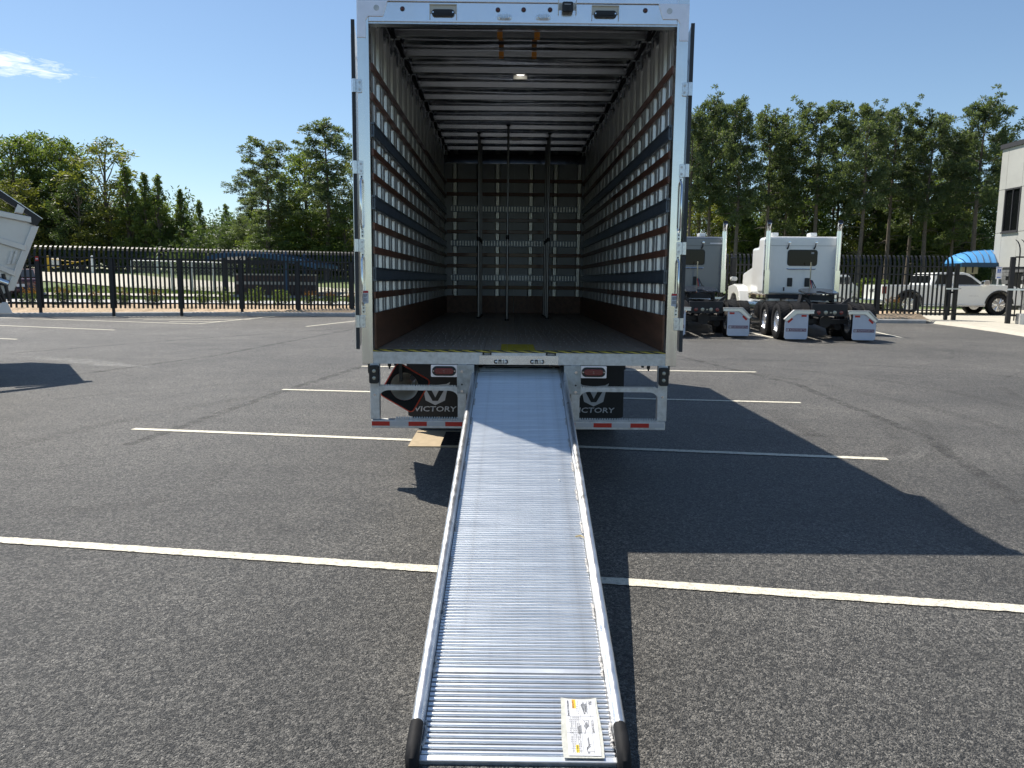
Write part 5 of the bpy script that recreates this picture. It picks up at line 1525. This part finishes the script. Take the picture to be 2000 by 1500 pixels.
# hangers, hoses and the skid block under the tail
h1, h2 = dl(6, 535), dl(18, 588)
for dx in (0, .10, .17):
    MB().tube([(h1[0]+dx, .03, h1[1]), (h1[0]-.03+dx, .06, (h1[1]+h2[1])/2), (h2[0]+dx*.6, .03, h2[1])], .028-.06*dx*.5, 8).build('tail_hose', M_black, dump, smooth=True)
c1, c2 = dl(8, 540), dl(20, 556)
MB().cyl((c1[0]-.05, .08, c1[1]-.12), (c1[0]+.12, .08, c1[1]-.05), .06, n=14).build('air_cylinder', M_chrome, dump, smooth=True)
s1, s2, s3, s4 = dl(4, 590), dl(14, 590), dl(25, 612), dl(-14, 612)
MB().prism([s1, s2, s3, s4], 'y', -.5, .06).build('splash_plate', M_white, dump, bevel=.01)
i1, i2, i3, i4 = dl(-20, 560), dl(12, 560), dl(12, 592), dl(-20, 592)
MB().prism([i1, i2, i3, i4], 'y', -.9, -.1).build('hinge_block', M_blackm, dump, bevel=.01)
# undercarriage out of frame
fm = MB(); fm.bx(1.0, LB+2, -.75, -.60, .85, 1.12); fm.bx(1.0, LB+2, -W+.60, -W+.75, .85, 1.12); fm.build('chassis', M_blackm, dump)
for x in (2.2, 3.5):
    for yy in (-.2, -.5, -W+.5, -W+.2):
        t = link('wheel', TW, dump, (x, yy, .5), (0, 0, math.pi/2)); link('rim', RW, t)

# ------------------------------------------------------------------ tractor units
M_grey = mat('grey_cab_paint', (.17, .185, .20), .3, .1, coat=.6)
M_cabwhite = mat('white_cab_paint', (.80, .80, .77), .28, 0, coat=.7, var=.02)
M_plate = mat('greased_steel', (.11, .12, .14), .22, .85, var=.2, vscale=12)
M_flapw = mat('white_flap', (.58, .62, .70), .5, 0, var=.03)
M_plum = mat('name_plate', (.13, .03, .07), .4)
TD, RD = wheel_mesh(.50, .28, .30)


def round_slab(x0, x1, y0, y1, z0, z1, r):
    return MB().prism(rr(x0, x1, z0, z1, r, 6), 'y', y0, y1)


def tractor(label, loc, rz, paint):
    t = thing('tractor_unit', label, 'tractor unit', loc, rz, 'tractor units parked by the right fence')
    ch = MB()
    for s in (-1, 1):
        ch.bx(min(s*.36, s*.44), max(s*.36, s*.44), -.48, 6.4, .72, .99)
        ch.prism([(s*.36, .99), (s*.55, 1.14), (s*.62, 1.14), (s*.44, .93)], 'y', -.30, -.24)
    for y in (-.1, .9, 1.7, 3.0): ch.bx(-.36, .36, y, y+.1, .76, .95)
    ch.bx(-.95, .95, 0-.06, .06, .44, .56); ch.bx(-.95, .95, 1.29, 1.41, .44, .56)
    for s in (-1, 1): ch.cyl((s*.45, .1, .35), (s*.45, 1.3, .35), .09, n=10)
    ch.cyl((0, -.25, .5), (0, .5, .55), .16, n=12); ch.cyl((0, 1.0, .5), (0, 1.7, .55), .16, n=12)
    ch.build('chassis', M_blackm, t)
    MB().bx(-.46, .46, -.56, -.49, .66, .98).build('end_crossmember', M_blackm, t, bevel=.008)
    for x, m_ in ((-.28, M_red), (-.10, M_clear), (.13, M_clear), (.30, M_red)):
        l_ = MB().lathe([(-.018, .01), (-.014, .045), (.0, .055)], (x, -.56, .76), 'y', 16).build('tail_light', m_, t, smooth=True)
    MB().bx(.0, .05, -.566, -.561, .74, .78).build('plate_lamp', M_clear, t)
    for s in (-1, 1):
        xa, xb = s*.57, s*1.17
        P = [(xa, .755), (s*.92, .755), (xb, .52), (xb, .09), (s*1.13, .05), (s*.61, .05), (xa, .09)]
        f = MB().prism(P, 'y', -.66, -.650).build('mud_flap', M_flapw, t)
        MB().prism([(s*.44, .80), (s*.95, .80), (s*1.195, .565), (s*1.14, .51), (s*.87, .725), (s*.44, .725)], 'y', -.70, -.64).build('flap_bracket', M_zinc, f, bevel=.005)
        MB().prism([(s*.44, .80), (s*.95, .80), (s*1.195, .565), (s*1.205, .58), (s*.96, .825), (s*.44, .825)], 'y', -.74, -.62).build('flap_bracket_lip', M_galv, f)
        MB().bx(min(s*.62, s*.75), max(s*.62, s*.75), -.665, -.661, .645, .695).build('reflector', M_redtape, f)
        M_ = Matrix.Translation((s*1.035, -.663, .545)) @ Matrix.Rotation(s*RAD(43), 4, 'Y')
        MB().bx(-.075, .075, -.002, .002, -.026, .026, 0, M_).build('reflector', M_redtape, f)
        MB().bx(s*.87-.265, s*.87+.265, -.664, -.661, .255, .335).build('name_plate', M_plum, f)
        lettering('plate_lettering', 'KENWORTH', .046, .41, M_paper, f, facing_back(s*.87+.045, -.6645, .295), bold=.01)
        MB().prism(rr(s*.87-.250, s*.87-.185, .268, .322, .01, 3), 'y', -.6655, -.6642).build('plate_emblem', M_paper, f)
        lettering('plate_letter', 'K', .034, .034, M_plum, f, facing_back(s*.87-.2175, -.666, .295), bold=.01)
        for y in (0, 1.35):
            for dx in (1.11, .78): put_wheel(t, s*dx, y, .50, s > 0, TD, RD)
        put_wheel(t, s*1.02, 6.0, .50, s > 0, TD, RD)
        # stacks
        st = MB().cyl((s*1.02, 2.22, 1.2), (s*1.02, 2.22, 3.05), .075, n=16).build('exhaust_stack', M_chrome, t, smooth=True)
        MB().tube([(s*1.02, 2.22, 3.02), (s*1.02, 2.22, 3.18), (s*1.02, 2.20, 3.24), (s*1.02, 2.14, 3.31)], [.066, .066, .070, .074], 16).build('stack_tip', M_chrome, st, smooth=True)
        Mt = Matrix.Translation((s*1.06, 2.137, 3.362)) @ Matrix.Rotation(RAD(-56), 4, 'X')
        MB().prism(circ(0, 0, .072, 18), 'y', -.016, -.004, 0, Matrix.Translation((s*1.02, 2.135, 3.31)) @ Matrix.Rotation(RAD(-24), 4, 'X')).build('stack_opening', M_black, st)
        MB().bx(min(s*.95, s*1.09), max(s*.95, s*1.09), 2.14, 2.30, 1.2, 1.9).build('stack_shield', M_chrome, st)
        MB().tube([(s*.99, 2.34, 1.24), (s*1.0, 2.26, 1.3), (s*1.0, 2.26, 1.92), (s*.96, 2.26, 1.96), (s*.93, 2.34, 1.98)], .020, 8).build('grab_handle', M_chrome, t, smooth=True)
        # mirrors and front fenders
        MB().bx(min(s*1.42, s*1.62), max(s*1.42, s*1.62), 4.55, 4.68, 1.75, 2.35).build('mirror', M_black, t, bevel=.03)
        MB().prism(rr(min(s*1.40, s*1.60), max(s*1.40, s*1.60), 1.58, 1.72, .05, 4), 'y', 4.5, 4.7).build('mirror_bowl', M_cabwhite, t, bevel=.02)
        fe = [(4.95, .62), (5.02, .95), (5.2, 1.25), (5.5, 1.42), (6.1, 1.48), (7.0, 1.40), (7.0, .7), (6.62, .6), (6.58, .9), (6.35, 1.1), (6.0, 1.16), (5.65, 1.1), (5.42, .9), (5.36, .6)]
        MB().prism(fe, 'x', min(s*.86, s*1.20), max(s*.86, s*1.20)).build('front_fender', paint, t, bevel=.04)
        MB().cyl((s*.98, 2.5, .72), (s*.98, 4.6, .72), .30, n=22).build('fuel_tank', M_chrome, t, smooth=True)
        for y in (2.6, 3.4, 4.3): MB().bx(min(s*.70, s*1.27), max(s*.70, s*1.27), y, y+.06, .40, .46).build('tank_step', M_zinc, t)
        MB().bx(min(s*.66, s*.98), max(s*.66, s*.98), 1.95, 2.3, 1.0, 1.06).build('deck_step', M_zinc, t)
    # sleeper back
    sb = MB()
    prof = rr(-1.10, 1.10, 1.20, 2.90, .11, 6)
    sb.prism(prof, 'y', 2.36, 3.0); cab_front = MB().prism(rr(-.86, .86, 1.15, 2.66, .10, 6), 'y', 3.0, 4.9)
    cab = sb.build('sleeper', paint, t, bevel=.06); cab_front.build('cab', paint, t, bevel=.05)
    MB().prism([(4.9, 1.2), (4.9, 2.75), (5.2, 2.1), (6.9, 1.85), (7.0, 1.0)], 'x', -.72, .72).build('hood', paint, t, bevel=.06)
    MB().bx(-1.095, 1.095, 2.352, 2.3585, 2.628, 2.634).build('roof_seam', M_blackm, cab)
    wf = MB().prism(rr(-.40, .475, 2.035, 2.515, .085, 6), 'y', 2.345, 2.359).build('rear_window', M_black, cab, bevel=.003)
    MB().prism(rr(-.375, .45, 2.06, 2.49, .07, 6), 'y', 2.3395, 2.3445).build('window_glass', M_glass, wf)
    if paint is M_cabwhite: lettering('window_sticker', '20', .055, .085, M_paper, wf, facing_back(.325, 2.338, 2.42), bold=.02)
    for x in (-.295, .215):
        MB().prism(rr(x-.075, x+.075, 1.42, 1.68, .02, 3), 'y', 2.335, 2.359).build('vent', M_black, cab, bevel=.006)
    for x in (-.38, .40):
        w_ = MB(); w_.lathe([(-.05, .008), (-.046, .035), (0, .038)], (x, 2.30, 2.72), 'y', 14)
        w_ = w_.build('work_light', M_chrome, cab, smooth=True)
        MB().tube([(x, 2.32, 2.69), (x-.015, 2.31, 2.60), (x-.04, 2.34, 2.54)], [.014, .018, .028], 8).build('lamp_stem', M_black, w_, smooth=True)
    MB().tube([(-.40, 2.355, 1.95), (-.36, 2.32, 1.94), (.40, 2.32, 1.94), (.44, 2.355, 1.95)], .018, 8).build('grab_rail', M_chrome, cab, smooth=True)
    for x in (-.46, .46): MB().bx(x-.018, x+.018, 2.335, 2.359, 1.29, 1.40).build('latch', M_black, cab)
    for x in (-.68, .46):
        MB().bx(x-.10, x+.10, 2.8, 3.2, 2.93, 3.04).build('roof_horn', M_white, cab, bevel=.02)
    if paint is M_grey:
        MB().bx(.62, .98, 2.352, 2.3585, 2.68, 2.72).build('reflective_tape', M_paper, cab); MB().bx(1.02, 1.06, 2.352, 2.3585, 2.32, 2.62).build('reflective_tape', M_paper, cab)
    # pogo stick and air lines
    MB().cyl((.20, 2.0, .98), (.20, 2.0, 2.14), .018, n=8).build('hose_post', mat_pogo, t, smooth=True)
    for k, m_ in enumerate((M_redtape, M_bluesteel, M_black)):
        MB().tube([(.20+.02*k, 1.98, 1.62), (.24+.05*k, 1.92, 1.35+.03*k), (.14+.06*k, 1.95, 1.12), (.30+.06*k, 2.2, 1.18)], .014, 6).build('air_hose', m_, t, smooth=True)
    MB().bx(-.50, .50, 1.75, 2.35, 1.0, 1.04).build('deck_plate', M_galv, t)
    MB().bx(-1.0, -.1, 2.02, 2.34, 1.06, 1.19).build('battery_tray', M_blackm, t)
    # fifth wheel
    fw_ = [(.49*math.cos(RAD(a)), .60+.48*math.sin(RAD(a))) for a in range(-15, 196, 15)]
    notch = [(-.44, .10), (-.30, .02), (-.16, .10), (-.06, .42), (.06, .42), (.16, .10), (.30, .02), (.44, .10)]
    Mx = Matrix.Translation((0, .05, 1.24)) @ Matrix.Rotation(RAD(7), 4, 'X')
    f5 = MB().prism(fw_+notch, 'z', -.03, .02, 0, Mx).build('fifth_wheel', M_plate, t, bevel=.008)
    k5 = MB()
    for s in (-1, 1): k5.prism([(s*.40, 1.0), (s*.47, 1.0), (s*.42, 1.21), (s*.34, 1.21)], 'y', .55, .85)
    k5.bx(-.3, .3, .3, .9, 1.05, 1.20); k5.build('fifth_wheel_mount', M_blackm, f5)
    return t


mat_pogo = mat('pogo_stick', (.40, .36, .24), .5)
tractor('white tractor unit with open chassis and white mud flaps, beside the pickup', (8.56, 21.05, gz(8, 21.0)), RAD(-4.8), M_cabwhite)
tractor('grey tractor unit half hidden behind the right door of the box truck', (5.50, 21.95, gz(5, 22.0)), RAD(-3.0), M_grey)

# ------------------------------------------------------------------ pickup
pu_x, pu_y = at(1724, 600, 32.0).x, 32.0
zg = gz(17, 32.5)+.09
pk = thing('pickup_truck', 'white crew cab pickup truck parked behind the fence on the driveway', 'pickup truck', (pu_x, pu_y, zg-.03))
PW = 1.95; wb0, wb1 = 1.06, 4.80; wr = .44; L5 = 5.72; sc5 = .93


def arch_pts(cx, r, z0):
    return [(cx+r*math.cos(RAD(a)), wr+r*math.sin(RAD(a))) for a in range(180, -1, -20)]


z_b = .42
prof = [(0, z_b), (0, 1.22), (3.95, 1.24), (4.15, 1.27), (5.35, 1.22), (5.62, 1.12), (5.72, .70), (5.70, z_b)]
low_ = [(5.70, z_b)]+[(x, z) for x, z in reversed([(wb1-.56, z_b)]+[(wb1+.55*math.cos(RAD(a)), .44+.55*math.sin(RAD(a))) for a in range(175, 4, -17)]+[(wb1+.56, z_b)])]
low2 = [(x, z) for x, z in reversed([(wb0-.56, z_b)]+[(wb0+.55*math.cos(RAD(a)), .44+.55*math.sin(RAD(a))) for a in range(175, 4, -17)]+[(wb0+.56, z_b)])]
body = MB().prism(prof[:-1]+low_+low2, 'y', 0, PW).build('body', M_cabwhite, pk, bevel=.03)
roofp = [(1.95, 1.23), (2.12, 1.70), (2.25, 1.75), (3.30, 1.76), (3.55, 1.70), (4.25, 1.25)]
cabp = MB().prism(roofp, 'y', .10, PW-.10).build('cab_roof', M_cabwhite, pk, bevel=.04)
for yy, d in ((.099, -.012), (PW-.099, .012)):
    a, b = sorted((yy, yy+d))
    MB().prism([(2.12, 1.27), (2.26, 1.66), (2.72, 1.67), (2.74, 1.27)], 'y', a, b).build('rear_door_window', M_glass, pk)
    MB().prism([(2.98, 1.27), (2.96, 1.67), (3.36, 1.66), (3.62, 1.55), (4.02, 1.27)], 'y', a, b).build('front_door_window', M_smoke, pk)
MB().prism([(4.22, 1.285), (3.60, 1.70), (3.56, 1.71), (4.18, 1.27)], 'y', .2, PW-.2).build('windscreen', M_glass, pk)
MB().bx(1.96, 2.02, .3, PW-.3, 1.32, 1.62).build('back_window', M_glass, pk)
for x0, x1 in ((1.92, 2.85), (2.87, 4.12)):
    MB().prism([(x0, .56), (x1, .56), (x1, 1.215), (x0, 1.215)], 'y', -.010, -.0005).build('door', M_cabwhite, pk, bevel=.004)
    MB().bx(x0+.10, x0+.30, -.03, -.0105, 1.07, 1.105).build('door_handle', M_chrome, pk, bevel=.006)
MB().bx(1.55, 4.2, -.06, .02, .36, .42).build('running_board', M_chrome, pk, bevel=.01)
for cx in (wb0, wb1):
    outer = [(cx+.60*math.cos(RAD(a)), .44+.60*math.sin(RAD(a))) for a in range(175, 4, -10)]; inner = [(cx+.53*math.cos(RAD(a)), .44+.53*math.sin(RAD(a))) for a in range(5, 176, 10)]
    MB().prism(outer+inner, 'y', -.02, -.001).build('wheel_arch_trim', M_black, pk)
    MB().bx(cx-.5, cx+.5, .25, PW-.25, .42, .95).build('wheel_well', M_black, pk)
MB().bx(-.02, .11, -.012, .10, .86, 1.16).build('tail_light', M_red, pk, bevel=.01)
MB().bx(-.02, .11, PW-.10, PW+.012, .86, 1.16).build('tail_light', M_red, pk, bevel=.01)
tg = MB().bx(-.022, -.001, .13, PW-.13, .64, 1.21).build('tailgate', M_cabwhite, pk, bevel=.006)
Mg = Matrix(((0, 0, -1, -.026), (-1, 0, 0, PW/2), (0, 1, 0, .98), (0, 0, 0, 1)))
lettering('tailgate_lettering', 'GMC', .16, .50, M_print, tg, Mg, bold=.03)
MB().bx(-.14, .02, .02, PW-.02, .44, .62).build('rear_bumper', M_chrome, pk, bevel=.03)
MB().bx(5.60, 5.80, .02, PW-.02, .42, .66).build('front_bumper', M_cabwhite, pk, bevel=.03)
MB().bx(5.45, 5.70, .02, .35, .86, 1.08).build('headlight', M_clear, pk, bevel=.03)
MB().prism(rr(3.95, 4.20, 1.24, 1.44, .05, 4), 'y', -.26, -.06).build('mirror', M_chrome, pk, bevel=.02)
lettering('door_lettering', 'SIERRA', .045, .42, M_galv, pk, facing_back(3.72, -.0115, .80), bold=.01)


def spoke_wheel():
    q = MB()
    q.lathe([(-.12, .30), (-.13, .285), (-.08, .26), (.10, .26), (.10, .30)], (0, 0, 0), 'x', 30)
    for k in range(6):
        for off in (-11, 11):
            a = RAD(60*k+off); a0 = RAD(60*k)
            q.tube([(-.10, .05*math.cos(a0), .05*math.sin(a0)), (-.115, .16*math.cos(a0+(a-a0)*.5), .16*math.sin(a0+(a-a0)*.5)), (-.115, .275*math.cos(a), .275*math.sin(a))], [.03, .02, .02], 6)
    q.cyl((-.13, 0, 0), (-.06, 0, 0), .065, n=16)
    return q.mesh('rim', M_chrome, smooth=True)


TP, RP_ = wheel_mesh(wr, .28, .285)
RP = spoke_wheel()
M_dk = MB().cyl((-.05, 0, 0), (.05, 0, 0), .27, n=24).mesh('brake_shade', M_black)
for cx in (wb0, wb1):
    for yy, fl in ((.15, 0), (PW-.15, 1)):
        t = link('wheel', TP, pk, (cx, yy, wr), (0, 0, math.pi/2 if not fl else -math.pi/2)); link('rim', RP, t); link('brake_disc', M_dk, t)

# small white van behind the fence, right of the white cab
vx = at(1632, 560, 37).x
van = thing('parked_van', 'white van half hidden by the fence right of the white tractor', 'van', (vx, 37, gz(vx, 37)+.05))
MB().prism([(0, .35), (0, 1.5), (.1, 1.62), (.62, 1.62), (.85, 1.2), (1.10, 1.08), (1.15, .35)], 'y', 0, 1.7).build('body', M_cabwhite, van, bevel=.05)
for x0, x1 in ((.12, .36), (.40, .66)): MB().bx(x0, x1, -.012, -.001, 1.18, 1.52).build('window', M_smoke, van)
MB().prism([(.70, 1.22), (.86, 1.22), (.66, 1.55), (.62, 1.55)], 'y', .1, 1.6).build('windscreen', M_glass, van)
for x in (.25, .92): t = link('wheel', TC, van, (x, .1, .3), (0, 0, math.pi/2)); link('rim', RC, t)

# ------------------------------------------------------------------ grey building on the right
BY = 39.9; BX = at(1938, 520, BY).x
gb0 = gz(BX, 36)
bld = thing('building', 'two-storey pale grey panelled building with dark block base at right edge', 'building', (BX, BY, gb0))
# local: x into the building, y = -distance towards the camera
M_panel = mat('pale_wall_panel', (.42, .42, .40), .7, 0, var=.06, vscale=1.2, obj_rand=.03, bump=.05, bscale=20)
M_cmu = mat('grey_split_block', (.15, .15, .155), .9, 0, var=.3, vscale=8, bump=.4, bscale=25, obj_rand=.2)
M_cmuw = mat('pale_block_band', (.60, .60, .58), .85, 0, var=.06)
M_coping = mat('dark_coping', (.05, .05, .055), .5)
by = lambda px: BY-(BX/((px-990)/F_PX*1.0))                 # how far from the far corner a picture column lies, roughly
HB = at(1945, 292, BY).z-gb0
zlines = [at(1937, 523, BY).z-gb0, at(1938, 456, BY).z-gb0, at(1941, 372, BY).z-gb0, HB]
MB().bx(.05, 12, -20, -.02, -.3, HB-.1).build('wall_core', M_mortar, bld)
ycuts = [0]
while ycuts[-1] < 20: ycuts.append(ycuts[-1]+(.52 if len(ycuts) == 1 else 1.22))
win = (1, zlines[1], zlines[2])
for i, (a, b) in enumerate(zip(ycuts, ycuts[1:])):
    for j, (z0, z1) in enumerate(zip(zlines, zlines[1:])):
        if j == 1 and i in (1, 5, 9, 13): continue
        MB().bx(0, .052, -b+.008, -a-.008, z0+.012, z1-.012).build('wall_panel', M_panel, bld)
for i in (1, 5, 9, 13):
    a, b = ycuts[i], ycuts[i+1]
    w_ = MB()
    for (y0, y1, q0, q1) in ((-b, -b+.07, zlines[1], zlines[2]), (-a-.07, -a, zlines[1], zlines[2]), (-b+.07, -a-.07, zlines[1], zlines[1]+.08), (-b+.07, -a-.07, zlines[2]-.07, zlines[2])):
        w_.bx(-.03, .06, y0, y1, q0, q1)
    w_ = w_.build('window', M_coping, bld)
    MB().bx(.03, .045, -b+.071, -a-.071, zlines[1]+.081, zlines[2]-.071).build('pane', M_glass, w_)
    MB().bx(-.01, .029, -(a+b)/2-.02, -(a+b)/2+.02, zlines[1]+.081, zlines[2]-.071).build('mullion', M_coping, w_)
    MB().bx(-.07, -.031, -b-.03, -a+.03, zlines[1]-.05, zlines[1]+.03).build('sill', M_coping, w_)
MB().bx(-.08, 12, -20, .06, HB, HB+.22).build('roof_coping', M_coping, bld)
MB().bx(-.05, .06, -20, .03, zlines[0]-.06, zlines[0]).build('string_course', M_coping, bld)
# split block base
zb0 = zlines[0]-.062; rows = int(zb0/.2)+1; rh = zb0/rows
cm1 = MB().bx(-.02, .06, -.39, -.006, .005, rh-.005).mesh('block', M_cmu); cm2 = MB().bx(-.018, .06, -.39, -.006, .005, rh-.005).mesh('pale_block', M_cmuw)
for r in range(rows):
    for k in range(26):
        y = k*.396+(.2 if r % 2 else 0)
        if 1.0 < y < 2.2 and r < rows-1: continue
        o_ = link('pale_block' if r == rows-5 else 'block', cm2 if r == rows-5 else cm1, bld, (0, -y, r*rh))
for k in range(26): pass
dr = MB().bx(.02, .06, -2.45, -1.05, 0, zb0-.21).build('doorway', M_black, bld)
MB().bx(-.01, .05, -2.5, -2.45, 0, zb0-.2).build('door_jamb', M_coping, dr)
# far end wall
MB().bx(.05, 12, -.018, .03, -.3, HB-.02).build('end_wall', M_panel, bld)

# blue awning and the vent box under it
aw0, aw1 = at(1845, 515, 41.2), at(1936, 515, 41.2)
aw = thing('awning', 'bright blue curved metal awning on the far end of the grey building', 'awning', (aw0.x, 40.2, 0))
ez, tz = aw0.z, at(1880, 489, 40.5).z
Wd = aw1.x-aw0.x+.3
arc = [(Wd*.62*(1-math.cos(RAD(a))), ez+(tz-ez)*math.sin(RAD(a))) for a in range(0, 91, 10)]+[(Wd, tz)]
M_awn = mat('awning_blue', (.10, .34, .68), .35, .1)
MB().prism(arc+[(x, z-.05) for x, z in reversed(arc)], 'y', 0, 1.0).build('roof_sheet', M_awn, aw)
# the hipped front: slopes down towards the camera
hip = []
fr_ = MB()
pts_a = [(x, 0, z) for x, z in arc]; pts_b = [(min(x-.10, Wd) if k else x-.1, -.75, ez) for k, (x, z) in enumerate(arc)]
nA = len(arc); mid = [(x, -.42, ez+(z-ez)*.62) for x, z in arc]
fr_.add(pts_a+mid+pts_b, [(i, i+1, i+1+nA, i+nA) for i in range(nA-1)]+[(i+nA, i+1+nA, i+1+2*nA, i+2*nA) for i in range(nA-1)])
fr_.build('front_sheet', M_awn, aw, smooth=True)
for k in range(9):
    x = .12+Wd*.93*k/8
    def za(xx):
        for (a, b), (c, d) in zip(arc, arc[1:]):
            if xx <= c: return b+(d-b)*(xx-a)/(c-a+1e-9)
        return tz
    z = za(x)
    MB().tube([(x-.06, -.76, ez+.02), (x, -.42, ez+(z-ez)*.62+.02), (x+.05, 0, z+.02), (x+.35, 1.0, za(min(x+.35, Wd))+.02)], .025, 5).build('seam', mat_seam if 'mat_seam' in globals() else M_bluesteel, aw)
MB().bx(-.12, Wd, -.80, -.752, ez-.20, ez+.02).build('fascia', M_bluesteel, aw)
MB().bx(-.12, -.07, -.75, 1.0, ez-.20, ez-.01).build('fascia', M_bluesteel, aw)
for x in (.9, Wd-.25):
    MB().bx(x-.08, x+.08, .4, .56, gz(aw0.x, 40)-.1, ez-.02).build('column', M_coping, aw, bevel=.01)
MB().tube([(Wd-.5, -.5, ez-.2), (Wd, -.2, ez-.75)], .03, 6).build('brace', M_zinc, aw)
MB().cyl((Wd-1.0, -.60, ez-.42), (Wd-1.0, -.60, ez-.21), .06, n=10).build('security_camera', M_white, aw)
v0, v1 = at(1872, 516, 40.3), at(1903, 535, 40.3)
M_tan = mat('tan_panel', (.50, .44, .32), .6)
vb = thing('vent_box', 'tan panel box with two dark slots hanging under the blue awning', 'vent box', (v0.x, 40.0, v1.z))
hh = v0.z-v1.z; ww = v1.x-v0.x
MB().bx(0, ww, 0, .5, 0, hh).build('casing', M_tan, vb, bevel=.01)
for a in (.20, .62): MB().bx(ww*a, ww*(a+.10), -.006, -.001, hh*.1, hh*.95).build('slot', M_black, vb)

# accessible parking sign
sp_ = at(1949, 545, 33.5)
sg = thing('parking_sign', 'white and blue accessible parking sign on a slim post by the building', 'sign', (sp_.x, 33.5, gz(sp_.x, 33.5)+.09))
zt_ = at(1949, 521, 33.5).z-gz(sp_.x, 33.5)-.09; zb_ = at(1949, 545, 33.5).z-gz(sp_.x, 33.5)-.09
MB().cyl((0, 0, 0), (0, 0, zt_), .035, n=10).build('post', M_galv, sg, smooth=True)
MB().bx(-.125, .125, -.05, -.036, zb_, zt_).build('sign_plate', M_paper, sg, bevel=.002)
M_signblue = mat('sign_blue', (.02, .10, .40), .5)
MB().bx(-.075, .075, -.053, -.0505, (zb_+zt_)/2-.0, (zb_+zt_)/2+.16).build('symbol_panel', M_signblue, sg)
zz = (zb_+zt_)/2
sy_ = MB(); sy_.prism(circ(-.012, zz+.135, .014, 10), 'y', -.056, -.0535); sy_.bx(-.02, -.005, -.056, -.0535, zz+.06, zz+.12); sy_.bx(-.004, .04, -.056, -.0535, zz+.06, zz+.073); sy_.prism([(.03, zz+.06), (.044, zz+.06), (.058, zz+.02), (.044, zz+.02)], 'y', -.056, -.0535)
ring = circ(.0, zz+.048, .040, 16)
for k in range(5, 15): a, b = ring[k], ring[(k+1) % 16]; sy_.tube([(a[0], -.055, a[1]), (b[0], -.055, b[1])], .006, 4)
sy_.build('wheelchair_symbol', M_paper, sg)
MB().bx(-.09, .09, -.053, -.0505, zt_-.05, zt_-.03).build('sign_text', M_signblue, sg)
MB().bx(-.08, .08, -.053, -.0505, zb_+.05, zb_+.09).build('sign_text', M_signblue, sg)
